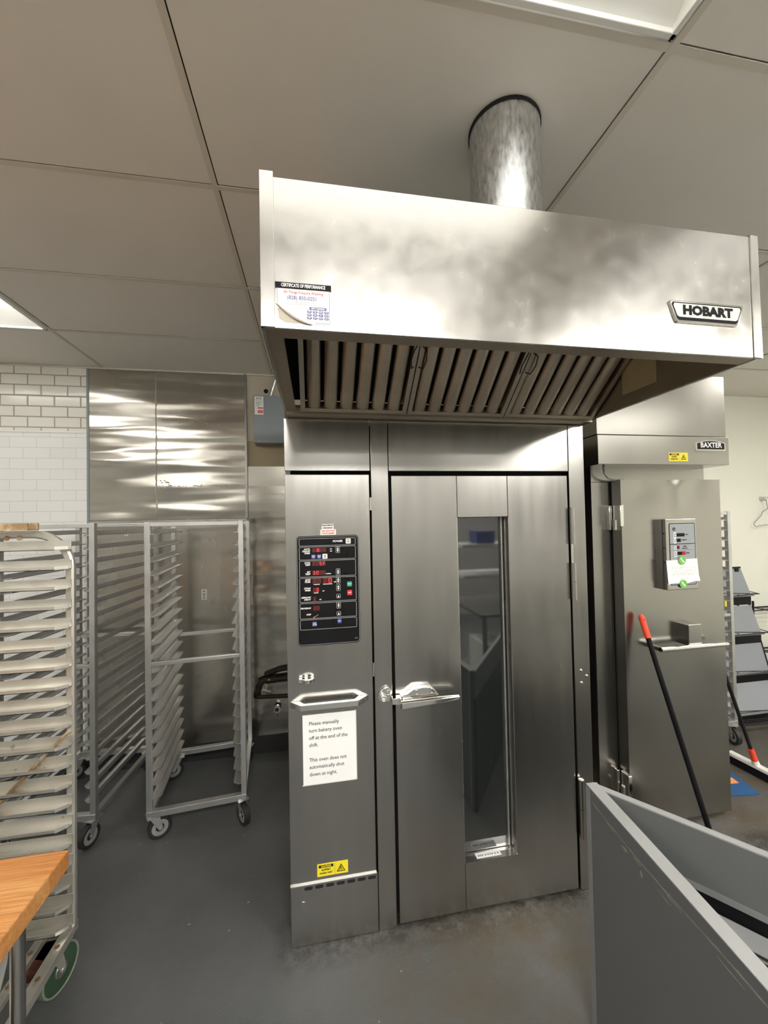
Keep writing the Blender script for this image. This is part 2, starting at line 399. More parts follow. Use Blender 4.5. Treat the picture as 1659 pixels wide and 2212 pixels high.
def outline(mb, x0, x1, z0, z1, r, w, y, t=0.0006):
    """Rounded rectangular line of width w."""
    a, b = rrect(x0, x1, z0, z1, r), rrect(x0 + w, x1 - w, z0 + w, z1 - w, max(r - w, 0.0004))
    n = len(a)
    vs = [(p[0], y, p[1]) for p in a] + [(p[0], y, p[1]) for p in b]
    mb.add(vs, [(i, (i + 1) % n, n + (i + 1) % n, n + i) for i in range(n)])
    return mb

def text(mb, s, x, z, y, size, align='LEFT', bold=0.0, sx=1.0, shear=0.0):
    """Lettering standing upright on the plane at y, facing -Y."""
    c = bpy.data.curves.new('t', 'FONT'); c.body = s; c.size = size; c.align_x = align; c.align_y = 'CENTER'
    c.offset = bold; c.shear = shear; c.resolution_u = 2; c.fill_mode = 'FRONT'
    o = bpy.data.objects.new('t', c); COL.objects.link(o)
    me = bpy.data.meshes.new_from_object(o.evaluated_get(bpy.context.evaluated_depsgraph_get()))
    mb.add([(x + v.co.x * sx, y, z + v.co.y) for v in me.vertices], [tuple(p.vertices) for p in me.polygons])
    bpy.data.objects.remove(o); bpy.data.curves.remove(c); bpy.data.meshes.remove(me)
    return mb

def thing(name, label, cat, loc, rotz=0.0, group=None):
    o = bpy.data.objects.new(name, None); COL.objects.link(o)
    o.empty_display_size = 0.05
    o.location = loc; o.rotation_euler = (0, 0, rotz)
    o['label'] = label; o['category'] = cat
    if group: o['group'] = group
    XF[o.name] = (Matrix.Translation(loc) @ Matrix.Rotation(rotz, 4, 'Z')).inverted()
    return o

def tag(o, label, cat, group=None):
    o['label'] = label; o['category'] = cat
    if group: o['group'] = group
    return o

def struct(o):
    o['kind'] = 'structure'; return o

def dup(o, loc, rotz, label, parent=None):
    """Copy of a thing with copies of its parts and sub-parts."""
    c = o.copy(); COL.objects.link(c)
    if parent is None:
        c.location = loc; c.rotation_euler = (0, 0, rotz); c['label'] = label
        XF[c.name] = (Matrix.Translation(loc) @ Matrix.Rotation(rotz, 4, 'Z')).inverted()
    else:
        c.parent = parent
    for ch in list(o.children): dup(ch, None, 0, None, c)
    return c

# ================================================================== the room
XL, XR, YF, YB, ZC = -3.6, 5.0, -3.262, 3.09, 2.79
struct(MB().box(XL, XR, YF, YB, -0.1, 0.0).build('floor', M['floor']))
wb = struct(MB().box(XL - 0.1, XR + 0.1, YB, YB + 0.12, -0.1, 3.0).build('wall_back', M['wallw']))
struct(MB().box(XL - 0.1, XL, YF, YB, -0.1, 3.0).build('wall_left', M['backtile']))
struct(MB().box(XR, XR + 0.1, YF, YB, -0.1, 3.0).build('wall_right', M['wallw']))
struct(MB().box(XL - 0.1, XR + 0.1, YF - 0.12, YF, -0.1, 3.0).build('wall_front', M['greytile']))

# suspended ceiling: 4 ft x 2 ft panels; lamp cells are left open
GX0, GXS, GY0, GYS = -0.3, 1.153, 0.78, 0.5775
LAMPS = [(0, -1), (0, -2), (0, -3), (-2, 2), (3, 0), (-2, -1), (-2, -4), (0, -4), (2, -4), (0, -6), (-2, -6), (2, -6), (3, -3)]  # most cells out of view hold lights added to brighten the room
HALF = [(1.43, -1), (1.43, -2), (1.43, -3)]     # unseen square lights in half cells, added to brighten the hood's reflection
cm = MB()
gx = [GX0 + GXS * i for i in range(-3, 6)]
gy = [GY0 + GYS * j for j in range(-7, 5)]
def cl(v, a, b): return max(a, min(b, v))
for i in range(len(gx) - 1):
    for j in range(len(gy) - 1):
        if (i - 3, j - 7) in LAMPS: continue
        x0, x1, y0, y1 = cl(gx[i], XL, XR), cl(gx[i + 1], XL, XR), cl(gy[j], YF, YB), cl(gy[j + 1], YF, YB)
        if i - 3 == 1 and j - 7 in (-1, -2, -3): x1 = 1.43
        if x1 - x0 > 0.01 and y1 - y0 > 0.01:
            dz = random.uniform(0.0, 0.004)
            cm.box(x0 + 0.0045, x1 - 0.0045, y0 + 0.0045, y1 - 0.0045, ZC + 0.004 + dz, ZC + 0.02 + dz)
ceil = struct(cm.build('ceiling', M['ceil'], bevel=0.002))
gm = MB()
for i in range(len(gx) - 1):
    for j in range(len(gy) - 1):
        if (i - 3, j - 7) in LAMPS: continue
        gm.box(cl(gx[i], XL, XR), 1.43 if i - 3 == 1 and j - 7 in (-1, -2, -3) else cl(gx[i + 1], XL, XR), cl(gy[j], YF, YB), cl(gy[j + 1], YF, YB), ZC + 0.026, ZC + 0.05)
gm.build('void_board', M['gap'], ceil)
n = 0
for x in gx:
    if XL < x < XR:
        n += 1; struct(MB().box(x - (0.002 if x > 0 else 0.016), x + (0.016 if x > 0 else 0.002), YF, YB, ZC + 0.003, ZC + 0.006).build('trim_%d' % n, M['tbar']))
for y in gy[:-1]:
    if YF < y < YB:
        n += 1; struct(MB().box(XL, XR, y - 0.002, y + 0.016, ZC + 0.0035, ZC + 0.006).build('trim_%d' % n, M['tbar']))
n += 1; struct(MB().box(XL, XR, YB - 0.022, YB, ZC - 0.004, ZC + 0.006).build('trim_%d' % n, M['tbar']))

# back wall cladding (parts of the wall)
XS0, XS1 = -1.555, -0.497
MB().box(XL, XS0, YB - 0.012, YB, 2.34, ZC).build('tile_field', M['tile'], wb)
MB().box(XL, XS0, YB - 0.009, YB, 0.1, 2.332).build('printed_panel', M['tile2'], wb)
MB().box(XL, XS0, YB - 0.014, YB, 2.330, 2.342).build('panel_joint_strip', M['white'], wb)
MB().box(XS0 - 0.008, XS0 + 0.006, YB - 0.016, YB, 0.1, ZC).build('edge_strip', M['boxgrey'], wb)
MB().box(XS0, -1.118, YB - 0.012, YB, 1.715, ZC).build('steel_sheet', M['wave'], wb)
MB().box(-1.112, XS1, YB - 0.011, YB, 1.715, ZC).build('steel_sheet', M['wave'], wb)
MB().box(XS0, XS1, YB - 0.020, YB, 0.09, 1.712).build('steel_sheet', M['wave2'], wb)
MB().box(XS1 + 0.012, 1.6, YB - 0.010, YB, 0.09, 2.10).build('steel_sheet', M['wave'], wb)
MB().box(XS1 + 0.016, 1.6, YB - 0.013, YB, 1.955, 2.10).build('steel_patch', M['wave2'], wb)
MB().box(XS1 - 0.004, XS1 + 0.010, YB - 0.03, YB, 1.715, ZC).build('corner_strip', M['steel'], wb)
MB().box(XS1 + 0.012, 1.6, YB - 0.008, YB, 2.29, ZC).build('beige_board', M['beige'], wb)
MB().box(XS1 + 0.012, 1.6, YB - 0.006, YB, 2.10, 2.288).build('tan_board', M['tan'], wb)
struct(MB().prism([(XL, YB - 0.015, 0), (XL, YB - 0.06, 0), (XL, YB - 0.03, 0.02), (XL, YB - 0.02, 0.1), (XL, YB - 0.015, 0.1)], (XR - XL, 0, 0)).build('baseboard_back', M['rubber']))
# torn seam and patched holes in the steel sheets (raised glue smears)
sm = MB()
def smear(mb, x0, x1, z0, z1): mb.box(x0, x1, YB - 0.0122 - random.uniform(0.0002, 0.0014), YB - 0.011, z0, z1)
for k in range(26):
    z = random.uniform(1.75, 2.72); x = -1.118 + random.uniform(-.005, .002); smear(sm, x, x + random.uniform(.004, .010), z, z + random.uniform(.01, .04))
for k in range(46):
    x = random.uniform(-1.11, -0.55); z = 1.955 + random.uniform(-.006, .006); smear(sm, x, x + random.uniform(.003, .014), z, z + random.uniform(.002, .007))
for k in range(14):
    x = random.uniform(-1.10, -1.03); z = random.uniform(1.94, 2.0); smear(sm, x, x + .009, z, z + .008)
sm.build('glue_smear', M['beige'], wb)
dm = MB()
for k in range(34):
    x = random.gauss(-0.86, 0.075); z = 2.44 - 0.25 * (x + 0.86) ** 2 + random.uniform(-.03, .03); smear(dm, x, x + random.uniform(.003, .014), z, z + random.uniform(.002, .007))
dm.prism([(-0.99, YB - .0136, 2.468), (-0.90, YB - .0136, 2.472), (-0.82, YB - .0136, 2.467), (-0.86, YB - .0136, 2.458), (-0.93, YB - .0136, 2.462)], (0, .002, 0))
dm.build('dark_scrape', M['hoodin'], wb)

# ================================================================== lamps
def troffer(xa, xb, j, label, lamp):
    x0, x1, y0, y1 = xa + 0.012, xb - 0.012, GY0 + GYS * j + 0.012, GY0 + GYS * (j + 1) - 0.012
    cx, cy = (x0 + x1) / 2, (y0 + y1) / 2
    t = thing('ceiling_light', label, 'ceiling light', (cx, cy, ZC), 0, 'recessed ceiling lights')
    f = MB()
    for a in ((x0, x1, y0, y0 + .014), (x0, x1, y1 - .014, y1), (x0, x0 + .014, y0, y1), (x1 - .014, x1, y0, y1)):
        f.box(a[0], a[1], a[2], a[3], ZC - 0.006, ZC + 0.012)
    f.build('frame', M['refl'], t, 0.002)
    if lamp == 'lamp_flat':
        MB().box(x0 + .012, x1 - .012, y0 + .012, y1 - .012, ZC + .004, ZC + .02).build('diffuser', M[lamp], t)
        return
    # curved white reflector: a shallow trough along x, closed at both ends
    prof = []
    for k in range(13):
        s = k / 12; y = y0 + .012 + (y1 - y0 - .024) * s
        prof.append((y, ZC + 0.004 + 0.095 * math.sin(math.pi * s) ** 0.6))
    m = MB()
    vs = [(x, y, z) for x in (x0 + .012, x1 - .012) for y, z in prof]; k = len(prof)
    m.add(vs, [(a, a + 1, k + a + 1, k + a) for a in range(k - 1)], True)
    for e in (0, k): m.add([vs[e + a] for a in range(k)], [tuple(range(k))])
    m.build('reflector', M['refl'], t)
    d = MB(); pr = []
    for a in range(11):
        th = math.pi * a / 10; pr.append((cy - (0.15 if lamp != 'lamp_lo' or j != -1 else 0.22) * math.cos(th), ZC + 0.075 - (0.062 if lamp != 'fill_hi' else 0.15) * math.sin(th)))  # the bright added fills hang lower, shaped to light the ceiling too
    vs = [(x, y, z) for x in (x0 + .05, x1 - .05) for y, z in pr]; k = len(pr)
    d.add(vs, [(a, a + 1, k + a + 1, k + a) for a in range(k - 1)], True)
    for e in (0, k): d.add([vs[e + a] for a in range(k)], [tuple(range(k))])
    d.build('diffuser', M[lamp], t)
LAMP_INFO = [('recessed light in front of the oven hood, only its far white end in view', 'lamp_lo'), ('recessed light behind the one in front of the hood', 'lamp_flat'), ('added unseen light, third back from the hood', 'lamp_flat'),
             ('lit recessed ceiling light by the tiled wall, past the pan racks', 'lamp_near'), ('added unseen fill light by the cream side wall, nearest the proofer', 'fill_side'),
             ('added unseen fill light over the wood table', 'fill_side'), ('added unseen fill light behind the wood table', 'fill_mid'), ('added unseen fill light well behind the three in a row before the hood', 'fill_hi'), ('added unseen fill light behind the steel worktable', 'fill_hi'),
             ('added unseen fill light in the middle by the far tiled wall', 'fill_mid'), ('added unseen fill light by the far tiled wall on the wood table side', 'fill_mid'), ('added unseen fill light by the far tiled wall on the steel worktable side', 'fill_mid'),
             ('added unseen fill light by the cream side wall over the steel worktable', 'fill_mid')]  # fill lights here are unseen, added for room brightness and reflections
for (i, j), (nm, lm_) in zip(LAMPS, LAMP_INFO): troffer(GX0 + GXS * i, GX0 + GXS * (i + 1), j, nm, lm_)
for (x, j), nm in zip(HALF, ('added unseen square light over the steel worktable, nearest the proofer', 'added unseen square light over the steel worktable, middle of three', 'added unseen square light over the steel worktable, farthest from the proofer')):
    troffer(x, 2.006, j, nm, 'lamp_flat')

# ================================================================== rack oven
X0, X1, YO = -0.117, 1.230, 1.636
ov = thing('rack_oven', 'large stainless rack oven with tall windowed door and black control panel under the hood', 'oven', (0.55, 2.2, 0))
MB().box(X0 + .006, X1 - .006, YO + .055, 2.98, 0.004, 2.09).build('body', M['gap'], ov)
def panel(name, x0, x1, z0, z1, m='steel', parent=None, y=YO, t=0.03, bev=0.0022):
    return MB().box(x0, x1, y, y + t, z0, z1).build(name, M[m], parent or ov, bev)
panel('header_panel', X0, 0.231, 1.886, 2.10, t=.05)
panel('header_panel', 0.311, 1.148, 1.886, 2.10, t=.05)
panel('post', 0.2345, 0.3085, 0.0, 2.10, t=.05, y=YO + .001)
panel('post', 1.1515, X1, 0.0, 2.10, t=.05, y=YO + .001)
MB().box(X0 + .001, X0 + .02, YO + .05, 2.98, 0.0, 2.10).build('side_panel', M['steel'], ov)
MB().box(X1 - .02, X1 + .001, YO + .05, 2.98, 0.0, 2.10).build('side_panel', M['steel'], ov)
lp = panel('kick_panel', X0, 0.2325, 0.0, 0.236, t=.05)
sl = MB()
for k in range(7):
    xx = -0.063 + k * 0.0425; sl.plate(xx, xx + 0.032, 0.215, 0.227, YO - .0006, .001, .005)
sl.build('vent_slots', M['gap'], lp)
MB().cyl((-0.069, YO - .0015, 0.156), (-0.069, YO, 0.156), 0.017, n=24).build('knockout_plug', M['steel'], lp)
for q, (a, b) in enumerate(((1.183, .978), (1.211, .951), (1.184, .922))):
    MB().lathe((0, 0, 0), [(0.0075, 0), (0.0065, .003), (0.003, .005), (0.0001, .0055)], 14).xf(Matrix.Translation((a, YO + .001, b)) @ Matrix.Rotation(R(90), 4, 'X')).build('rivet', M['chrome'], ov)

# control door
cd = panel('control_door', X0, 0.2265, 0.246, 1.872, t=.035)
MB().prism([(X0, YO - .006, 0.241), (X0, YO, 0.2465), (X0, YO + .01, 0.2465), (X0, YO + .01, 0.238), (X0, YO - .006, 0.238)], (0.3435, 0, 0)).build('bottom_flange', M['chrome'], cd)
for a, b in ((1.722, 1.775), (1.036, 1.092)):
    MB().cyl((0.2300, YO - .002, a), (0.2300, YO - .002, b), 0.0045, n=12).build('hinge', M['chrome'], cd)
hm = MB()   # bow handle, a flat trapezoid loop standing off the door
zt, zb = 0.962, 0.940
outer = [(-0.108, YO - .001), (-0.066, YO - .045), (0.160, YO - .045), (0.207, YO - .001)]
inner = [(-0.070, YO - .001), (-0.052, YO - .028), (0.146, YO - .028), (0.165, YO - .001)]
V = [(x, y, z) for z in (zb, zt) for x, y in outer + inner]
def idx(l, k): return l * 8 + k
fs = []
for k in range(3):
    fs += [(idx(0, k), idx(0, k + 1), idx(1, k + 1), idx(1, k)), (idx(0, 4 + k), idx(1, 4 + k), idx(1, 5 + k), idx(0, 5 + k)),
           (idx(1, k), idx(1, k + 1), idx(1, 5 + k), idx(1, 4 + k)), (idx(0, k), idx(0, 4 + k), idx(0, 5 + k), idx(0, k + 1))]
fs += [(idx(0, 0), idx(1, 0), idx(1, 4), idx(0, 4)), (idx(0, 3), idx(0, 7), idx(1, 7), idx(1, 3))]
hm.add(V, fs).build('pull_handle', M['chrome'], cd, 0.0015)
lm = MB().ring((-0.036, YO - .012, 1.048), (0, 0, 1), 0.013, 0.024, 0.014, 20)
lm.box(-0.072, -0.036, YO - .022, YO - .001, 1.041, 1.055).build('latch', M['chrome'], cd, 0.001)

def caution(x0, x1, z0, z1, y, par, tilt=0.0):
    """Yellow CAUTION sticker with warning triangle."""
    st = MB().plate(x0, x1, z0, z1, y, .0009, .002).build('caution_sticker', M['yellow'], par)
    wd, h = x1 - x0, z1 - z0; yy = y - .0003
    k = MB(); k.plate(x0 + .05 * wd, x0 + .52 * wd, z1 - .32 * h, z1 - .10 * h, yy, .0004)
    text(k, 'SLIPPERY', x0 + .285 * wd, z1 - .50 * h, yy, h * .19, 'CENTER', .0004)
    text(k, 'WHEN WET', x0 + .285 * wd, z1 - .76 * h, yy, h * .19, 'CENTER', .0004)
    cx, cz, r = x0 + .77 * wd, z0 + .47 * h, .36 * h
    tri = [(cx + r * 1.15 * math.sin(a), cz - .08 * h + r * 1.15 * math.cos(a)) for a in (0, R(120), R(240))]
    ti = [(cx + r * .8 * math.sin(a), cz - .08 * h + r * .8 * math.cos(a)) for a in (0, R(120), R(240))]
    vs = [(p[0], yy, p[1]) for p in tri + ti]
    k.add(vs, [(i, (i + 1) % 3, 3 + (i + 1) % 3, 3 + i) for i in range(3)])
    k.prism([(cx - .05 * h, yy, cz + .12 * h), (cx + .04 * h, yy, cz + .10 * h), (cx + .02 * h, yy, cz - .02 * h), (cx + .13 * h, yy, cz - .16 * h), (cx + .08 * h, yy, cz - .2 * h), (cx - .04 * h, yy, cz - .04 * h), (cx - .12 * h, yy, cz - .2 * h), (cx - .16 * h, yy, cz - .17 * h), (cx - .06 * h, yy, cz + .02 * h)], (0, .0003, 0))
    k.build('lettering', M['ink'], st)
    k = MB(); text(k, 'CAUTION', x0 + .285 * wd, z1 - .21 * h, yy - .0003, h * .18, 'CENTER', .0004); k.build('heading', M['yellow'], st)
    k = MB(); k.plate(x0 + .565 * wd, x0 + .575 * wd, z0 + .05 * h, z1 - .05 * h, yy, .0004); k.build('divider', M['inkg'], st)
    return st
st = caution(-0.012, 0.111, 0.260, 0.309, YO - .001, ov)

s1 = MB().plate(0.028, 0.076, 1.646, 1.668, YO - .001, .001, .003).build('serial_sticker', M['paper'], ov)
k = MB(); text(k, 'WMCLM00733', 0.052, 1.6625, YO - .0014, .0075, 'CENTER', .0003); k.build('lettering', M['ink'], s1)
k = MB()
xx = 0.033
while xx < 0.071:
    wbar = random.choice((.0006, .001, .0014)); k.plate(xx, xx + wbar, 1.6495, 1.6555, YO - .0014, .0004); xx += wbar + random.choice((.0006, .001))
k.build('barcode', M['ink'], s1)
s2 = MB().plate(0.022, 0.085, 1.6235, 1.6458, YO - .001, .001).build('gas_sticker', M['paper'], ov)
k = MB(); text(k, 'GAS SHUTOFF', 0.0535, 1.6395, YO - .0014, .0082, 'CENTER', .0003); text(k, 'VALVE INSIDE', 0.0535, 1.6300, YO - .0014, .0082, 'CENTER', .0003); k.build('lettering', M['red'], s2)

# control panel
PX0, PX1, PZ0, PZ1 = -0.0745, 0.1775, 1.180, 1.6215
cp = MB().plate(PX0, PX1, PZ0, PZ1, YO - .004, .0035, .016).build('control_panel', M['black'], ov, 0.0)
PW, PH = PX1 - PX0, PZ1 - PZ0
def U(u): return PX0 + u * PW
def V_(v): return PZ1 - v * PH
yp = YO - .0045
ln = MB()
outline(ln, U(.008), U(.992), V_(.992), V_(.008), .014, .0012, yp)
for a, b in ((.024, .093), (.100, .220), (.227, .377), (.384, .606), (.614, .756), (.763, .856)):
    outline(ln, U(.042), U(.948), V_(b), V_(a), .004, .0017, yp)
ln.build('printed_frame', M['gline'], cp)
def ctext(lt, s, u, v, size=.0085, al='RIGHT', sh=.25, b=.0004): text(lt, s, U(u), V_(v), yp, size, al, b, 1.0, sh)
for rows in ((('POWER', .735, .055, .0115),), (('AUTO', .212, .122), ('ON/OFF', .212, .1405), ('TIMER', .212, .159)), (('OVEN', .212, .247), ('TEMP', .212, .266)), (('SET', .212, .331), ('TEMP', .212, .350)),
             (('BAKE', .212, .402), ('TIMER', .212, .421)), (('STEAM', .212, .479), ('TIMER', .212, .498)), (('AIRFLOW', .212, .562), ('DELAY', .212, .581)), (('PROGRAM', .212, .660),), (('STEP', .212, .718),),
             (('ON', .53, .125, .005, 'LEFT', .2, .0003),), (('OFF', .53, .145, .005, 'LEFT', .2, .0003),), (('NORMAL', .46, .352, .005, 'LEFT', .2, .0003),), (('MIN', .585, .43, .005, 'LEFT', .2, .0003),),
             (('SEC', .40, .508, .005, 'LEFT', .2, .0003),), (('SEC', .35, .585, .005, 'LEFT', .2, .0003),), (('1-4385', .955, .958, .0045, 'RIGHT', .2, .0),)):
    lt = MB()
    for r_ in rows: ctext(lt, *r_)
    lt.build('lettering', M['pwhite'], cp)
for a, b_, v in ((.265, .36, .445), (.415, .56, .445), (.265, .335, .522), (.245, .31, .602)): MB().plate(U(a), U(b_), V_(v + .004), V_(v - .002), yp, .0003).build('small_caption', M['pwhite'], cp)
for k in range(3): MB().plate(U(.275 + .022 * k), U(.283 + .022 * k), V_(.742 - .007 * k), V_(.735 - .007 * k), yp, .0003).build('step_dot', M['pwhite'], cp)
# arrow keys
for v, two in ((.134, 1), (.338, 1), (.4165, 1), (.484, 1), (.562, 0), (.646, 1), (.722, 0)):
    a = MB(); hh = .0285 if two else .018
    outline(a, U(.625), U(.69), V_(v + hh), V_(v - hh), .003, .0008, yp)
    def tri(cv, up):
        s = .0046; c = U(.6575); z = V_(cv)
        a.add([(c - s, yp, z - s * up), (c + s, yp, z - s * up), (c, yp, z + s * up)], [(0, 1, 2)])
    if two: tri(v - .013, 1); tri(v + .013, -1)
    else: tri(v, 1)
    a.build('arrow_key', M['pwhite'], cp)
def button(u0, u1, v0, v1, m, s, ink):
    k = MB()
    for i, q in enumerate(s): text(k, q, U((u0 + u1) / 2), V_(v0 + (v1 - v0) * (i + 1) / (len(s) + 1)), yp - .0006, .0048, 'CENTER', .0003)
    build_multi('button', [(MB().plate(U(u0), U(u1), V_(v1), V_(v0), yp - .0003, .0009, .003), M[m]), (k, M[ink])], cp)
for args in ((.79, .87, .032, .080, 'white', ('ON', 'OFF'), 'ink'), (.235, .30, .172, .210, 'bblue', ('AUTO', 'ON'), 'pwhite'), (.325, .39, .172, .210, 'bblue', ('AUTO', 'OFF'), 'pwhite'), (.41, .49, .168, .213, 'white', ('ON', 'OFF'), 'ink'),
             (.80, .878, .432, .478, 'bgreen', ('START',), 'pwhite'), (.80, .878, .512, .558, 'bred', ('STOP',), 'pwhite'), (.235, .305, .785, .827, 'bblue', ('COOL', 'DOWN'), 'pwhite'), (.635, .70, .770, .812, 'bblue', ('VENT',), 'pwhite')):
    button(*args)
# red seven-segment displays
SEG = {'0': 'abcdef', '3': 'abcdg', '5': 'acdfg', 'F': 'aefg', '8': 'abcdefg', ' ': '', '1': 'bc', '6': 'acdefg'}
def digit(mb, x, z, wd, h, segs):
    t = h * .13; y = yp - .0012
    P = {'a': (x + t * .4, x + wd - t * .4, z + h - t, z + h), 'g': (x + t * .4, x + wd - t * .4, z + h / 2 - t / 2, z + h / 2 + t / 2), 'd': (x + t * .4, x + wd - t * .4, z, z + t),
         'f': (x, x + t, z + h / 2, z + h - t * .3), 'b': (x + wd - t, x + wd, z + h / 2, z + h - t * .3), 'e': (x, x + t, z + t * .3, z + h / 2), 'c': (x + wd - t, x + wd, z + t * .3, z + h / 2)}
    for s in segs: mb.plate(*P[s], y, .0003)
def display(u0, u1, v0, v1, chars, colon=False):
    lit, dim = MB(), MB(); nd = len(chars); step = (U(u1) - U(u0)) / nd; h = (v1 - v0) * PH * .74; z = V_(v1) + (v1 - v0) * PH * .13
    for k, (c, on) in enumerate(chars):
        x = U(u0) + step * (k + .2); digit(lit if on else dim, x, z, step * .62, h, SEG[c])
    if colon:
        for v in (.122, .142): lit.plate(U(.3535), U(.3625), V_(v + .006), V_(v - .004), yp - .001, .0003)
    build_multi('led_display', [(MB().plate(U(u0), U(u1), V_(v1), V_(v0), yp - .0006, .0006), M['ledbg'])] + [(q, M[n_]) for q, n_ in ((lit, 'led'), (dim, 'ledd')) if q.v], cp)
for args in ((.245, .475, .112, .152, (('8', 0), ('3', 1), ('3', 0), ('6', 0)), True), (.245, .46, .233, .277, (('8', 0), ('0', 0), ('5', 1), ('F', 1))), (.245, .46, .318, .360, (('3', 1), ('0', 1), ('0', 0), ('8', 0))),
             (.243, .385, .388, .442, (('8', 0), ('0', 0))), (.41, .565, .388, .442, (('8', 0), ('0', 1))), (.25, .35, .473, .519, (('8', 0), ('0', 1))), (.25, .30, .556, .600, (('0', 0),)), (.25, .355, .640, .685, (('8', 0), ('8', 0)))):
    display(*args)
MB().cyl((U(.262), yp - .0012, V_(.745)), (U(.262), yp, V_(.745)), .0028, n=14).build('step_lamp', M['led'], cp)

# big oven door with recessed window
dr = panel('oven_door', 0.3205, 0.609, 0.012, 1.867, t=.05)
panel('door_panel', 0.6105, 0.8455, 1.684, 1.867, parent=dr, t=.05, y=YO + .0008)
panel('door_panel', 0.6105, 0.8555, 0.012, 0.208, parent=dr, t=.05, y=YO + .0008)
panel('door_panel', 0.8475, 1.1405, 0.012, 1.867, parent=dr, t=.05)
YG = YO + .052
rv = MB()
rv.box(0.606, 0.6105, YO + .001, YG + .01, 0.208, 1.684)
rv.prism([(0.846, YO + .001, 1.684), (0.852, YO + .001, 1.684), (0.852, YG + .01, 1.684), (0.843, YG + .01, 1.684)], (0, 0, -1.476))
rv.build('window_reveal', M['wave2'], dr)
MB().box(0.6105, 0.846, YO + .001, YG + .01, 1.684, 1.688).build('window_head', M['black'], dr)
MB().prism([(0.6105, YO - .001, 0.207), (0.6105, YO - .001, 0.211), (0.6105, YG + .005, 0.206), (0.6105, YG + .005, 0.19)], (0.24, 0, 0)).build('window_sill', M['steel'], dr)
MB().box(0.608, 0.85, YG, YG + .006, 0.205, 1.69).build('window_glass', M['glass'], dr)
MB().box(0.832, 0.838, YG - .006, YG, 0.215, 1.684).build('glazing_bead', M['alu'], dr)
ss = MB(); ss.prism([(0.668, YO + .012, 0.2102), (0.782, YO + .012, 0.2102), (0.782, YO + .042, 0.2074), (0.668, YO + .042, 0.2074)], (0, .0001, .0010)).build('sill_sticker', M['paper'], dr)
k = MB()
for i in range(9):
    x = 0.675 + i * .011 + random.uniform(-.003, .003); k.prism([(x, YO + .020, 0.2105), (x + .007, YO + .021, 0.2104), (x + .006, YO + .030, 0.2096), (x + .001, YO + .029, 0.2097)], (0, 0, .0003))
k.build('smudged_print', M['inkg'], dr)
hs = MB(); hs.prism([(0.675, YO + .012, 1.6838), (0.785, YO + .012, 1.6838), (0.785, YO + .045, 1.6838), (0.675, YO + .045, 1.6838)], (0, 0, -.0006)).build('head_sticker', M['yellow'], dr)
k = MB()
for i in range(6): k.box(0.682 + i * .016, 0.692 + i * .016, YO + .018, YO + .030, 1.6828, 1.6831)
k.build('head_sticker_print', M['ink'], dr)
# hinges: barrel pairs
for x, z0, z1 in ((1.1515, 1.554, 1.717), (1.1515, 1.302, 1.466), (1.1585, 0.245, 0.500)):
    hb = MB().cyl((x, YO - .014, z0), (x, YO - .014, (z0 + z1) / 2 - .001), .0115, n=18).cyl((x, YO - .014, (z0 + z1) / 2 + .001), (x, YO - .014, z1), .0115, n=18)
    hb.cyl((x, YO - .014, z1), (x, YO - .014, z1 + .003), .008, n=12)
    hb.box(x - .006, x + .004, YO - .01, YO + .004, z0 + .004, z1 - .004)
    hb.build('hinge', M['steel'], dr)
MB().cyl((1.1505, YO - .006, 1.46), (1.1505, YO - .006, 1.556), .005, n=12).build('hinge_rod', M['chrome'], dr)
# latch handle: keeper on the post, lever on the door
kp = MB()
pts = [(0.246, .952), (0.252, .972), (0.268, .984), (0.286, .990), (0.296, .982), (0.300, .950), (0.292, .930), (0.268, .928), (0.252, .936)]
kp.prism([(x, YO - .012, z) for x, z in pts], (0, .011, 0))
kp.ring((0.266, YO - .022, .950), (0, 1, 0), .006, .014, .018, 18)
for z in (.975, .957): kp.cyl((0.288, YO - .015, z), (0.288, YO - .012, z), .005, n=12)
kp.build('latch_keeper', M['chrome'], ov, 0.0025)
hl = MB()
hl.prism([(0.338, YO - .02, .952), (0.366, YO - .028, .958), (0.398, YO - .028, .980), (0.470, YO - .028, .980), (0.488, YO - .028, .960), (0.500, YO - .03, .944), (0.340, YO - .03, .938)], (0, .027, 0))
for x in (.405, .470):
    for z in (.972, .955): hl.cyl((x, YO - .031, z), (x, YO - .028, z), .005, n=12)
hl.prism([(0.300, YO - .036, .950), (0.338, YO - .036, .952), (0.338, YO - .036, .922), (0.300, YO - .036, .926)], (0, .03, 0))
hl.build('latch_plate', M['chrome'], dr, 0.003)
lv = MB()
lv.prism([(0.332, YO - .06, .944), (0.500, YO - .064, .948), (0.580, YO - .060, .945), (0.590, YO - .055, .938), (0.580, YO - .060, .931), (0.500, YO - .064, .924), (0.332, YO - .06, .910)], (0, .022, 0))
lv.box(0.345, 0.385, YO - .045, YO - .02, .918, .946)
lv.build('latch_lever', M['chrome'], dr, 0.006, seg=3)

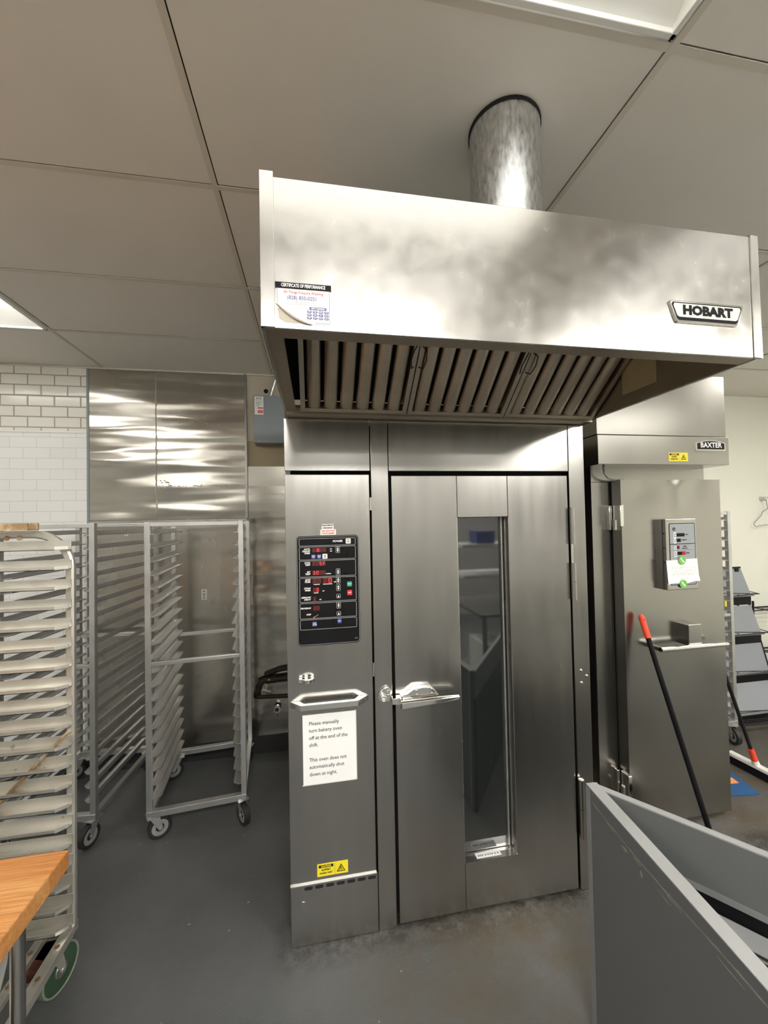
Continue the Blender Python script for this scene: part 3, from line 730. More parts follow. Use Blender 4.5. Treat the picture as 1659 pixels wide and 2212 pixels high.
# paper notice taped to the control door
def sheet(name, label, cat, x0, x1, z0, z1, y, par=None, curl=0.002):
    m = MB(); nx, nz = 6, 8; vs, fs = [], []
    for j in range(nz + 1):
        for i in range(nx + 1):
            u, v = i / nx, j / nz; vs.append((x0 + (x1 - x0) * u, y - curl * math.sin(math.pi * u) * (0.4 + 0.6 * (1 - v)), z0 + (z1 - z0) * v))
    for j in range(nz):
        for i in range(nx):
            a = j * (nx + 1) + i; fs.append((a, a + 1, a + nx + 2, a + nx + 1))
    m.add(vs, fs, True)
    return m
nt_ = thing('paper_notice', 'white printed paper notice taped under the chrome handle of the oven', 'notice', (0.045, YO - .002, 0.628))
MB().plate(-0.0605, 0.1515, 0.628, 0.9035, YO - .002, .0012).build('sheet', M['paper'], nt_)
y0 = YO - .0024
for para in ((('Please manually', .868), ('turn bakery oven', .840), ('off at the end of the', .811), ('shift.', .783)), (('This oven does not', .724), ('automatically shut', .696), ('down at night.', .667))):
    k = MB()
    for s, z in para: text(k, s, -0.036, z, y0, .0205, 'LEFT', .00012, .93)
    k.build('lettering', M['ink'], nt_)
k = MB().plate(-.064, .155, .6245, .6280, YO - .0016, .0008).plate(.1515, .155, .6245, .905, YO - .0016, .0008); k.build('sleeve_edge', M['silver'], nt_)

# ================================================================== exhaust hood
HX0, HX1, HY0, HY1, HZ0, HZ1 = -0.111, 1.249, 0.905, 1.70, 2.115, 2.460
hd = thing('exhaust_hood', 'big stainless exhaust hood projecting over the rack oven', 'hood', (0.57, 1.3, 2.10))
fp = MB().box(HX0 + .030, HX1 - .028, HY0, HY0 + .006, HZ0, HZ1).build('front_panel', M['hood'], hd, .001)
MB().box(HX0, HX0 + .031, HY0 - .004, HY0 + .006, HZ0, HZ1 + .010).build('corner_flange', M['hood'], hd, .001)
MB().prism([(HX1 - .026, HY0 - .003, HZ0), (HX1, HY0 - .004, HZ0 - .002), (HX1, HY0 + .006, HZ0 - .002), (HX1 - .026, HY0 + .006, HZ0)], (-.002, 0, HZ1 - HZ0 + .004)).build('corner_flange', M['hood'], hd, .001)
MB().box(HX0, HX0 + .008, HY0, HY1, HZ0, HZ1).build('side_panel', M['hood'], hd)
MB().box(HX1 - .008, HX1, HY0, HY1, HZ0, HZ1).build('side_panel', M['hood'], hd)
MB().box(HX0 + .002, HX1 - .002, HY0 + .004, HY1, HZ1 - .006, HZ1 - .0005).build('top_panel', M['hood'], hd)
li = MB().box(HX0 + .008, HX1 - .008, HY0 + .006, HY0 + .052, HZ0 + .001, HZ0 + .012)
li.box(HX0 + .008, HX1 - .008, HY0 + .046, HY0 + .052, HZ0 + .012, HZ0 + .04)
li.build('front_lip', M['hoodin'], hd, .001)
MB().box(HX0 + .008, HX0 + .045, HY0 + .05, YO, HZ0 + .001, HZ0 + .011).build('side_lip', M['hoodin'], hd)
MB().box(HX1 - .016, HX1 - .008, HY0 + .05, YO, HZ0 + .001, HZ0 + .020).build('side_lip', M['hoodin'], hd)
MB().box(HX0 + .0085, HX0 + .012, HY0 + .05, YO, HZ0, HZ1 - .01).build('inner_side', M['hoodin'], hd)
MB().box(HX1 - .012, HX1 - .0085, HY0 + .05, YO, HZ0, HZ1 - .01).build('inner_side', M['hoodin'], hd)
MB().box(HX0 + .008, HX1 - .008, HY0 + .05, YO, HZ1 - .012, HZ1 - .008).build('inner_top', M['hoodin'], hd)
bl = MB().box(HX0 + .008, HX1 - .008, YO - .05, YO + .02, HZ0 - .012, HZ0 + .020)
bl.box(HX0 + .03, HX1 - .008, YO - .064, YO - .05, HZ0 + .006, HZ0 + .022).build('rear_channel', M['hoodin'], hd, .001)
FB, FT = Vector((0, 1.585, 2.128)), Vector((0, 1.225, 2.415))
MB().prism([(HX0 + .012, FB.y + .04, FB.z + .045), (HX0 + .012, FT.y + .04, FT.z + .045), (HX0 + .012, FT.y + .045, FT.z + .05), (HX0 + .012, FB.y + .045, FB.z + .05)], (HX1 - HX0 - .024, 0, 0)).build('plenum_back', M['gap'], hd)
fd = (FT - FB); fl = fd.length; fd.normalize(); fn = Vector((0, -fd.z, fd.y)) * 1.0   # outward, towards the room and down
if fn.z > 0: fn = -fn
fx0 = HX0 + .062; fwid = (HX1 - .02 - fx0) / 3
for q in range(3):
    a = fx0 + fwid * q
    f = MB()
    for x in (a + .002, a + fwid - .020):
        f.bar(FB + Vector((x + .009, 0, 0)), FT + Vector((x + .009, 0, 0)), .018, .05, fn)
    for e in (.010, fl - .010):
        c = FB + fd * e; f.bar(c + Vector((a + .004, 0, 0)), c + Vector((a + fwid - .004, 0, 0)), .016, .05, fn)
    fo = f.build('baffle_filter', M['baffle'], hd, .001)
    nb = 6; st_ = (fwid - .044) / nb
    for b in range(nb):
        cx = a + .022 + st_ * (b + .5)
        bb = MB(); vs = []
        for e in (.018, fl - .018):
            c = FB + fd * e + Vector((cx, 0, 0))
            for t in range(9):
                th = math.pi * t / 8; vs.append(c + Vector((-.026 * math.cos(th), 0, 0)) + fn * (.022 * math.sin(th)))
        bb.add(vs, [(t, t + 1, 9 + t + 1, 9 + t) for t in range(8)], True)
        bb.add([vs[t] for t in range(9)], [tuple(range(9))]); bb.add([vs[9 + t] for t in range(9)], [tuple(range(9))])
        bb.build('baffle', M['baffle'], fo)
    if q < 2:
        for sgn in (-1, 1):
            c = FB + fd * (fl * .55) + Vector((a + fwid + sgn * .010, 0, 0)) + fn * .026
            pts = [c - fd * .04, c - fd * .036 + fn * .018 + Vector((sgn * .012, 0, 0)), c + fn * .02 + Vector((sgn * .018, 0, 0)), c + fd * .036 + fn * .018 + Vector((sgn * .012, 0, 0)), c + fd * .04]
            MB().tube(pts, .0022, 8).build('wire_handle', M['wire'], fo)
yl = MB().box(HX1 - .0135, HX1 - .012, 1.238, 1.399, 2.166, 2.290).build('inside_label', M['papery'], hd)
# maker's badge
def badge_poly(x0, x1, z0, z1, ins, r=.006):
    return [(x0 + r * .5, z1), (x1 - r * .5, z1), (x1, z1 - r), (x1 - ins, z0 + r * .6), (x1 - ins - r, z0), (x0 + ins + r, z0), (x0 + ins, z0 + r * .6), (x0, z1 - r)]
bx0, bx1, bz0, bz1 = .947, 1.184, 2.197, 2.256
bd = MB().prism([(x, HY0 - .006, z) for x, z in badge_poly(bx0, bx1, bz0, bz1, .018)], (0, .006, 0)).build('badge', M['chrome'], hd, .0015)
MB().prism([(x, HY0 - .0066, z) for x, z in badge_poly(bx0 + .006, bx1 - .006, bz0 + .006, bz1 - .005, .016)], (0, .001, 0)).build('badge_band', M['ink'], bd)
MB().prism([(x, HY0 - .0072, z) for x, z in badge_poly(bx0 + .010, bx1 - .010, bz0 + .014, bz1 - .008, .011)], (0, .001, 0)).build('badge_face', M['silver'], bd)
k = MB(); text(k, 'HOBART', (bx0 + bx1) / 2, (bz0 + bz1) / 2 + .003, HY0 - .0078, .0335, 'CENTER', .0020, 1.20); k.build('badge_lettering', M['ink'], bd)
# certificate sticker with its lower corner peeling
cx0, cx1, cz0, cz1 = -.077, .0435, 2.127, 2.2195
curve = [(cx0 + .078 * s, cz0 + .044 * (1 - s) ** 1.7) for s in [q / 12 for q in range(13)]]
poly = curve + [(cx1, cz0), (cx1, cz1), (cx0, cz1)]
cs = MB().prism([(x, HY0 - .0012, z) for x, z in poly], (0, .0008, 0))
cso = cs.build('certificate_sticker', M['paper'], hd)
cu = MB(); vs = []
for q, (x, z) in enumerate(curve):     # the peeled corner rolled up along the tear
    r = .0012 + .0030 * math.sin(math.pi * (q + .6) / 13)
    for t in range(9):
        th = math.pi * (1.35 * t / 8)
        o_ = r * (1 - math.cos(th)); s_ = r * math.sin(th)
        vs.append((x - .5 * s_ + .18 * o_, HY0 - .0012 - o_, z - .86 * s_ + .3 * o_))
cu.add(vs, [(q * 9 + t, q * 9 + t + 1, (q + 1) * 9 + t + 1, (q + 1) * 9 + t) for q in range(12) for t in range(8)], True)
cu.build('peeled_corner', M['white'], cso)
MB().prism([(cx0 + .002, HY0 - .0006, cz0 + .035), (cx0 + .006, HY0 - .0006, cz0 + .01), (cx0 + .02, HY0 - .0006, cz0 + .002), (cx0 + .07, HY0 - .0006, cz0 + .001), (cx0 + .05, HY0 - .0006, cz0 + .02)], (0, .0004, 0)).build('glue_residue', M['beige'], cso)
MB().plate(cx0 - .002, cx1 + .002, 2.206, 2.2195, HY0 - .0024, .0006).build('heading_band', M['ink'], cso)
yy = HY0 - .003
k = MB(); text(k, 'CERTIFICATE OF PERFORMANCE', (cx0 + cx1) / 2, 2.2125, yy, .0108, 'CENTER', .0003, .62); k.build('heading', M['pwhite'], cso)
yy = HY0 - .0016
k = MB(); text(k, 'All Things Pressure Washing', (cx0 + cx1) / 2, 2.198, yy, .0088, 'CENTER', .00012, .86); k.build('red_line', M['red'], cso)
k = MB(); text(k, '(828) 850-0251', (cx0 + cx1) / 2 - .003, 2.1855, yy, .0125, 'CENTER', .00015, .86); k.build('phone_number', M['blue'], cso)
k = MB()
text(k, 'This exhaust system has been cleaned in', (cx0 + cx1) / 2, 2.176, yy, .0042, 'CENTER', 0.0, .85)
text(k, 'accordance with NFPA code 96 and local fire code', (cx0 + cx1) / 2, 2.171, yy, .0042, 'CENTER', 0.0, .85)
k.plate(cx0 + .002, cx0 + .003, 2.172, 2.206, yy, .0002).plate(cx1 - .003, cx1 - .002, cz0 + .003, 2.206, yy, .0002).plate(cx0 + .085, cx1 - .002, cz0 + .003, cz0 + .004, yy, .0002)
text(k, '2016  2017  2018', cx1 - .024, cz0 + .008, yy, .0045, 'CENTER', 0, .8)
k.build('small_print', M['inkg'], cso)
k = MB(); k.plate(cx1 - .048, cx1 - .009, 2.1605, 2.167, yy, .0002, .003)
for i in range(4):
    for j in range(3): k.plate(cx1 - .053 + i * .0128, cx1 - .0425 + i * .0128, 2.153 - j * .007, 2.1585 - j * .007, yy, .0002, .0025)
k.build('blue_print', M['blue'], cso)
k = MB(); text(k, 'NEXT CLEANING', cx1 - .0285, 2.1637, yy - .0002, .0046, 'CENTER', .0002, .85)
for i, s in enumerate('JAN FEB MAR APR MAY JUN JUL AUG SEP OCT NOV DEC'.split()): text(k, s, cx1 - .0478 + (i % 4) * .0128, 2.1558 - (i // 4) * .007, yy - .0002, .0038, 'CENTER', .0001, .9)
k.build('white_print', M['pwhite'], cso)

du = thing('exhaust_duct', 'round galvanised steel duct from the hood top up through the ceiling', 'duct', (.556, 1.04, HZ1))
m = MB(); N_ = 40
m.cyl((.556, 1.04, HZ1 + .0002), (.556, 1.04, ZC + .03), .098, n=N_).build('pipe', M['galv'], du)
MB().ring((.556, 1.04, ZC - .0005), (0, 0, 1), .097, .1008, .008, 40).build('ceiling_gap', M['gap'], du)

# ================================================================== proofer cabinet
BY, DY = 1.95, 1.872
px = thing('proofer_cabinet', 'tall stainless proofing cabinet with dented door and grey control box, beside the rack oven', 'proofer', (1.88, 2.45, 0))
MB().box(1.505, 2.245, BY, 2.98, 0.02, 1.952).build('body', M['steel_b'], px, .003)
MB().box(1.5045, 2.2455, BY - .0008, BY + .004, 1.8645, 1.867).build('top_band_seam', M['gap'], px)
MB().box(1.612, 1.620, BY - .0015, BY + .004, 0.02, 1.862).build('door_gap', M['gap'], px)
hdr = MB().box(1.434, 2.226, 1.802, 2.95, 2.099, 2.43).build('upper_housing', M['steel_b'], px, .002)
MB().box(1.434, 2.238, 1.798, 2.95, 1.944, 2.096).build('header', M['steel_b'], px, .002)
MB().box(1.434, 2.226, 1.803, 2.94, 2.094, 2.101).build('housing_seam', M['gap'], px)
caution(1.853, 1.972, 1.962, 2.008, 1.797, px)
bx0, bx1, bz0, bz1 = 2.018, 2.205, 2.020, 2.084
def arch(x0, x1, z0, z1, rise, n=12):
    out = [(x0, z0), (x1, z0)]
    for i in range(n + 1):
        t = i / n; out.append((x1 + (x0 - x1) * t, z1 - rise + rise * math.sin(math.pi * (0.12 + .76 * t)) / 1.0 - rise * math.sin(math.pi * .12)))
    return out
bg = MB().prism([(x, 1.789, z) for x, z in arch(bx0, bx1, bz0, bz1, .022)], (0, .009, 0)).build('badge', M['chrome'], px, .001)
MB().prism([(x, 1.7885, z) for x, z in arch(bx0 + .007, bx1 - .007, bz0 + .006, bz1 - .006, .020)], (0, .001, 0)).build('badge_face', M['ink'], bg)
k = MB(); text(k, 'BAXTER', (bx0 + bx1) / 2, (bz0 + bz1) / 2 - .004, 1.788, .038, 'CENTER', .0010, .98); k.build('badge_lettering', M['pwhite'], bg)
# door: its top edge is bent and the sheet is dented below it
DX0, DX1, DZ0, DZ1 = 1.622, 2.258, 0.028, 1.873
m = MB(); nx, nz = 40, 70; vs = []
def dent(x, z):
    g = lambda cx, cz, sx, sz: math.exp(-((x - cx) / sx) ** 2 - ((z - cz) / sz) ** 2)
    return .006 * g(1.96, 1.885, .06, .03) - .004 * g(1.99, 1.79, .03, .09) + .005 * g(2.10, 1.80, .09, .10) + .004 * g(1.75, 1.80, .08, .06) - .004 * g(2.18, 1.86, .05, .06)
for j in range(nz + 1):
    z = DZ0 + (DZ1 - DZ0) * (1 - (1 - j / nz) ** 1.6)
    for i in range(nx + 1):
        x = DX0 + (DX1 - DX0) * i / nx
        dz = -.010 * math.exp(-((x - 1.95) / .035) ** 2) - .004 * (x - DX0) / (DX1 - DX0) if j == nz else 0
        vs.append((x, DY + dent(x, z), z + dz))
m.add(vs, [(j * (nx + 1) + i, j * (nx + 1) + i + 1, (j + 1) * (nx + 1) + i + 1, (j + 1) * (nx + 1) + i) for j in range(nz) for i in range(nx)], True)
top = [vs[nz * (nx + 1) + i] for i in range(nx + 1)]
m.add(top + [(p[0], BY - .004, p[2]) for p in top], [(i, i + 1, nx + 2 + i, nx + 1 + i) for i in range(nx)])
for i0 in (0, nx):
    ed = [vs[j * (nx + 1) + i0] for j in range(nz + 1)]
    m.add(ed + [(p[0], BY - .004, p[2]) for p in ed], [(j, j + 1, nz + 2 + j, nz + 1 + j) for j in range(nz)])
m.add([(DX0, DY, DZ0), (DX1, DY, DZ0), (DX1, BY - .004, DZ0), (DX0, BY - .004, DZ0)], [(0, 1, 2, 3)])
pd = m.build('door', M['steel_b'], px)
for z0, z1 in ((1.60, 1.735), (0.17, 0.30)):
    hb = MB().box(1.594, 1.612, BY - .024, BY, z0, z1).box(1.612, 1.634, DY - .004, DY + .05, z0 + .02, z1)
    hb.cyl((1.614, DY + .035, z0), (1.614, DY + .035, z0 + .058), .012, n=14)
    hb.build('hinge', M['chrome'], pd, .002)
MB().tube([(1.545, 1.90, 1.945), (1.55, 1.90, 1.91), (1.575, 1.905, 1.885), (1.62, 1.91, 1.876), (1.68, 1.912, 1.874)], .006, 10).build('cable', M['hub'], px)
cb = MB().box(1.847, 2.041, 1.826, DY + .004, 1.275, 1.655).build('control_box', M['steel'], px, .003)
MB().box(1.8462, 1.8475, 1.845, 1.848, 1.275, 1.655).build('box_seam', M['gap'], cb)
for z in (1.578, 1.50, 1.424): MB().cyl((1.8455, 1.838, z), (1.847, 1.838, z), .004, n=10).build('screw', M['ink'], cb)
yf = 1.8255
MB().plate(1.868, 2.030, 1.300, 1.632, yf - .0005, .001, .009).build('control_face_border', M['ink'], cb)
MB().plate(1.8715, 2.0265, 1.3035, 1.6285, yf - .0009, .001, .007).build('control_face', M['panelgrey'], cb)
k = MB()
k.plate(1.8715, 2.0265, 1.5185, 1.522, yf - .0013, .0004)
k.plate(1.887, 2.015, 1.487, 1.4878, yf - .0013, .0004)
k.ring((1.897, yf - .0013, 1.601), (0, 1, 0), .006, .0095, .0004, 20); k.plate(1.890, 1.904, 1.599, 1.603, yf - .0014, .0004)
for a in ((1.913, 1.963, 1.560, 1.578), (1.913, 1.938, 1.531, 1.549), (1.914, 1.929, 1.494, 1.511), (1.915, 1.965, 1.461, 1.479)): k.plate(*a, yf - .0015, .0006)
text(k, 'TEMP', 1.968, 1.570, yf - .0014, .0075, 'LEFT', .0003); text(k, 'HUMIDITY', 1.943, 1.541, yf - .0014, .0075, 'LEFT', .0003)
text(k, 'TIMER', 1.962, 1.507, yf - .0014, .0075, 'CENTER', .0003); text(k, 'MINUTES', 1.962, 1.496, yf - .0014, .0075, 'CENTER', .0003); text(k, 'TIMER', 1.970, 1.470, yf - .0014, .0075, 'LEFT', .0003)
k.build('printed_marks', M['ink'], cb)
k = MB()
for a in ((1.895, 1.909, 1.553, 1.583), (1.895, 1.909, 1.523, 1.552), (1.897, 1.910, 1.490, 1.507), (1.897, 1.911, 1.452, 1.481)): k.plate(*a, yf - .0013, .0004, .002)
k.build('white_key', M['pwhite'], cb)
k = MB()
for c, z in ((1.902, 1.573), (1.902, 1.562), (1.902, 1.543), (1.902, 1.532), (1.9035, 1.498), (1.904, 1.472), (1.904, 1.461)): k.plate(c - .003, c + .003, z - .003, z + .003, yf - .0017, .0004)
k.build('key_mark', M['ink'], cb)
rd = MB()
for i, c in enumerate('20'):
    digit(rd, 1.942 + i * .011, 1.4635, .008, .013, SEG['3'] if c == '2' else SEG[c])
digit(rd, 1.918, 1.4965, .007, .012, 'abc')
for p in rd.v: p.y = yf - .0023
rd.build('lit_digit', M['led'], cb)
hb = MB().cyl((1.770, 1.802, .974), (2.186, 1.802, .974), .0125, n=20); hb.build('door_handle', M['chrome'], pd, 0)
MB().box(1.770, 1.787, 1.802, DY + .004, .962, .984).build('handle_bracket', M['steel'], pd, .002)
MB().box(1.955, 2.037, 1.812, DY + .004, .975, 1.088).build('handle_block', M['steel_b'], pd, .003)

# handwritten note and its two magnets
hn = thing('handwritten_note', 'torn white handwritten note held by green magnets on the grey control face', 'note', (1.937, 1.822, 1.306))
m = MB(); vs = []; nx, nz = 14, 8
for j in range(nz + 1):
    for i in range(nx + 1):
        u, v = i / nx, j / nz
        zb_ = 1.306 + .010 * u + .004 * math.sin(u * 9)
        zt_ = 1.434 + .006 * u
        vs.append((1.842 + .195 * u + .006 * (1 - v), 1.8235 - .004 * (1 - v) * abs(u - .5) * 2 - (0.004 if v < .2 else 0) * u, zb_ + (zt_ - zb_) * v))
m.add(vs, [(j * (nx + 1) + i, j * (nx + 1) + i + 1, (j + 1) * (nx + 1) + i + 1, (j + 1) * (nx + 1) + i) for j in range(nz) for i in range(nx)], True)
m.build('sheet', M['paper'], hn)
k = MB()
for z, x0, x1 in ((1.397, 1.925, 1.958), (1.393, 1.87, 2.03), (1.377, 1.885, 2.02), (1.364, 1.872, 2.028), (1.356, 1.872, 2.03), (1.335, 1.925, 1.975)):
    x = x0
    while x < x1 - .004:
        wl = random.uniform(.004, .013); pts = []
        for q in range(int(wl / .001) + 3): pts.append((x + q * .001, 1.8175, z + random.uniform(-.0022, .0022)))
        k.tube(pts, .00028, 4); x += wl + random.uniform(.004, .010)
k.build('handwriting', M['inkg'], hn)
def magnet(x, z, label, yb):
    t = thing('round_magnet', label, 'magnet', (x, yb, z), 0, 'green magnets on the proofer')
    MB().cyl((x, yb - .004, z), (x, yb, z), .0225, n=32).build('disc', M['mag'], t, .001)
    MB().prism([(x + a, yb - .0046, z + b) for a, b in ((-.013, .012), (-.008, .017), (-.002, .006), (.004, -.001), (.012, -.006), (.013, -.014), (.004, -.012), (-.003, -.005), (-.010, .003))], (0, .0007, 0)).build('printed_figure', M['magl'], t)
magnet(1.937, 1.433, 'upper round green magnet at the top edge of the handwritten note', 1.8215)
magnet(1.9385, 1.3065, 'lower round green magnet at the bottom edge of the handwritten note', 1.8205)

# ================================================================== electrical box, gas pipe, outlet
eb = thing('disconnect_box', 'grey electrical disconnect box on the wall behind the oven corner', 'electrical box', (-.315, 3.03, 2.26))
MB().box(-.424, -.205, 2.972, YB - .004, 2.258, 2.606).build('case', M['boxgrey'], eb, .004)
lb = MB().plate(-.416, -.354, 2.464, 2.597, 2.9705, .0012).build('label_plate', M['paper'], eb)
k = MB(); text(k, 'E.T.N', -.385, 2.583, 2.9700, .016, 'CENTER', .001)
for i, z in enumerate((2.569, 2.553, 2.546, 2.538, 2.526)): k.plate(-.408, -.408 + (.045, .048, .03, .045, .032)[i], z, z + .003, 2.9700, .0003)
k.build('label_print', M['inkg'], lb)
k = MB()
for z in (2.508, 2.487, 2.476): k.plate(-.395, -.356, z, z + .008, 2.9700, .0003)
k.build('label_warning', M['red'], lb)
MB().tube([(-.312, 3.03, 2.60), (-.308, 3.03, 2.63), (-.285, 3.025, 2.70), (-.255, 3.02, 2.79)], .013, 14).build('conduit', M['galv'], eb)
MB().cyl((-.347, YB - .0095, 2.672), (-.347, YB - .007, 2.672), .017, n=20).build('wall_hole', M['gap'], wb)
for x in (-.39, -.35): MB().cyl((x, 2.9705, 2.275), (x, 2.972, 2.275), .003, n=10).build('screw', M['chrome'], eb)

gp = thing('gas_pipe', 'black iron gas pipe with elbows low on the steel wall beside the oven', 'pipe', (-.33, 2.99, .43))
P = MB()
P.tube([(-.125, 3.03, .530), (-.30, 3.03, .526)], .019, 14)
P.tube([(-.365, 3.045, .523), (-.39, 3.045, .520), (-.408, 3.035, .508), (-.417, 3.01, .490), (-.421, 2.965, .462)], .018, 14)
P.cyl((-.30, 3.03, .526), (-.37, 3.03, .523), .023, n=16)
P.tube([(-.421, 2.965, .462), (-.420, 2.94, .452), (-.410, 2.93, .450), (-.122, 2.93, .437)], .014, 14)
P.build('pipe_run', M['iron'], gp)
MB().cyl((-.412, 3.025, .500), (-.418, 3.0, .483), .023, n=16).build('union', M['iron'], gp)
MB().ring((-.421, 2.955, .459), (.1, -.8, -.5), .015, .026, .03, 18).build('elbow_collar', M['iron'], gp)
MB().box(-.352, -.338, 3.008, 3.012, .520, .538).build('yellow_tag', M['yellow'], gp)
MB().tube([(-.37, 3.035, .500), (-.365, 3.03, .475), (-.372, 3.03, .462)], .008, 8).build('valve_lever', M['beige'], gp)
MB().tube([(-.39, 2.99, .475), (-.36, 2.985, .466), (-.33, 2.985, .456)], .008, 8).build('valve_lever', M['beige'], gp)
g2 = thing('wall_pipe', 'dark pipe on the steel wall just above the gas pipe', 'pipe', (-.3, 3.06, .55))
MB().tube([(-.125, 3.055, .60), (-.28, 3.055, .585), (-.38, 3.06, .555)], .016, 12).build('pipe_run', M['iron'], g2)
sp = thing('wall_spigot', 'small round wall spigot on the steel wall beneath the gas pipe', 'spigot', (-.294, 3.05, .30))
MB().ring((-.294, 3.045, .303), (0, 1, 0), .014, .026, .03, 24).build('escutcheon', M['chrome'], sp)
MB().cyl((-.294, 3.045, .303), (-.294, 3.068, .303), .015, n=18).build('stub', M['iron'], sp)
MB().tube([(-.294, 3.05, .28), (-.296, 3.045, .262), (-.297, 3.048, .245)], .005, 8).build('nozzle', M['chrome'], sp)
ol = thing('wall_outlet', 'small steel outlet plate on the lower steel sheet behind the empty rack', 'outlet', (-.799, 3.068, 1.165))
MB().plate(-.817, -.781, 1.127, 1.203, 3.067, .003, .002).build('plate', M['silver'], ol)
k = MB()
for z in (1.189, 1.142): k.plate(-.806, -.792, z - .006, z + .006, 3.0662, .001)
k.ring((-.799, 3.0664, 1.165), (0, 1, 0), .004, .010, .0008, 18)
k.build('socket', M['inkg'], ol)
sw = thing('wall_switch', 'tiny framed square plate near the top of the lower steel sheet', 'switch', (-1.311, 3.068, 1.618))
MB().plate(-1.323, -1.299, 1.604, 1.632, 3.067, .003, .003).build('plate', M['white'], sw)
MB().plate(-1.319, -1.303, 1.609, 1.627, 3.0662, .001).build('face', M['boxgrey'], sw)

# ================================================================== sheet-pan racks
def add_caster(par, x, y, ang, ztop, wr, tyre='rubber', hub='hub', fork='alu', wid=.030, off=.026):
    c, s = math.cos(ang), math.sin(ang)
    T = Matrix.Translation((x, y, 0)) @ Matrix.Rotation(ang, 4, 'Z')
    f = MB().box(-.036, .036, -.030, .030, ztop - .006, ztop)
    f.cyl((0, 0, ztop - .014), (0, 0, ztop - .006), .024, n=18)
    for sy in (-1, 1):
        yy_ = sy * (wid / 2 + .004)
        f.prism([(-.020, yy_ - .0015, ztop - .014), (.024, yy_ - .0015, ztop - .014), (off + .012, yy_ - .0015, wr + .004), (off + .008, yy_ - .0015, wr - .010), (off - .006, yy_ - .0015, wr - .008)], (0, .003, 0))
    f.cyl((off, -wid / 2 - .008, wr), (off, wid / 2 + .008, wr), .006, n=10)
    fo = f.xf(T).build('caster', M[fork], par, local=True)
    a_, b_ = (.70, .36) if tyre == 'rubber' else (.90, .34)
    ty = MB().ring((off, 0, wr), (0, 1, 0), wr * a_, wr - .0005, wid, 30)
    if tyre == 'rubber': ty.cyl((off, -wid * .25, wr), (off, wid * .25, wr), wr * .40, n=20)
    ty.xf(T).build('tyre', M[tyre], fo, .003, local=True)
    h = MB().ring((off, 0, wr), (0, 1, 0), wr * b_, wr * (a_ + .01), wid * .80, 30)
    h.xf(T).build('hub', M[hub], fo, local=True)
    if tyre != 'rubber': MB().cyl((off, -wid * .55, wr), (off, wid * .55, wr), wr * .35, n=20).xf(T).build('hub_cap', M['galv'], fo, .004, local=True)
    return fo

def slide_mesh(y0, y1, side, z, mat, par, t=.0022, hgt=.026, dep=.042, ch=.022, lip=.006):
    """Angle runner whose upright leg sits on the post face x=0 and whose tray points to +x (side=1)."""
    m = MB(); s = side
    m.box(min(0, s * t), max(0, s * t), y0, y1, z, z + hgt)
    m.prism([(0, y0, z), (s * dep * .45, y0, z), (s * dep, y0 + ch, z), (s * dep, y1 - ch, z), (s * dep * .45, y1, z), (0, y1, z)], (0, 0, t))
    m.box(*sorted((s * dep - s * t, s * dep)), y0 + ch, y1 - ch, z, z + lip)
    for ya, yb in ((y0, y0 + ch), (y1, y1 - ch)):
        m.prism([(s * dep * .45, ya, z), (s * dep, yb, z), (s * (dep - t), yb, z), (s * (dep * .45 - t), ya, z)], (0, 0, lip))
    return m

def pan_rack(label, loc, rot, W, D, angs, mid=True, group=None):
    t = thing('sheet_pan_rack', label, 'rack', loc, rot, group)
    p = .028; hw, hd_ = W / 2, D / 2; zb_, zt_ = .135, 1.695
    for sx in (-1, 1):
        for sy in (-1, 1):
            x, y = sx * (hw - p / 2), sy * (hd_ - p / 2)
            MB().box(x - p / 2, x + p / 2, y - p / 2, y + p / 2, zb_ + .03, zt_).build('post', M['alu'], t, .002, local=True)
    for sy in (-1, 1):
        y = sy * (hd_ - p / 2)
        MB().box(-hw, hw, y - .016, y + .016, zb_, zb_ + .032).build('bottom_rail', M['alu'], t, .002, local=True)
        MB().box(-hw + p, hw - p, y - .011, y + .011, zt_ - .026, zt_ - .003).build('top_rail', M['alu'], t, .002, local=True)
        MB().box(-hw + p, hw - p, y - .011, y + .011, .925, .947).build('middle_rail', M['alu'], t, .002, local=True)
    for sx in (-1, 1):
        x = sx * (hw - .016)
        MB().box(x - .014, x + .014, -hd_ + p, hd_ - p, zb_ + .001, zb_ + .031).build('bottom_rail', M['alu'], t, .002, local=True)
        for k in range(20):
            z = .225 + k * .0738
            m = slide_mesh(-hd_ + .004, hd_ - .004, -sx, z, 'alu', t)
            m.xf(Matrix.Translation((sx * (hw - p), 0, 0))).build('runner', M['alu'], t, local=True)
    q = 0
    for sx in (-1, 1):
        for sy in (-1, 1):
            add_caster(t, sx * (hw - .030), sy * (hd_ - .030), angs[q], zb_, .058); q += 1
    return t

rA = pan_rack('empty aluminium sheet-pan rack standing in front of the steel sheet, nearest the oven', (-.676, 2.62, 0), R(5.5), .50, .60, (R(25), R(200), R(-62), R(160)), group='tall pan racks by the wall')
rB = pan_rack('aluminium sheet-pan rack in front of the white tiles, half hidden by the round-topped rack', (-1.375, 2.683, 0), R(-4.4), .49, .65, (R(-70), R(200), R(-105), R(30)), group='tall pan racks by the wall')
rD = dup(rB, (2.765, 2.75, 0), R(2), 'sheet-pan rack almost hidden behind the right edge of the proofer door')

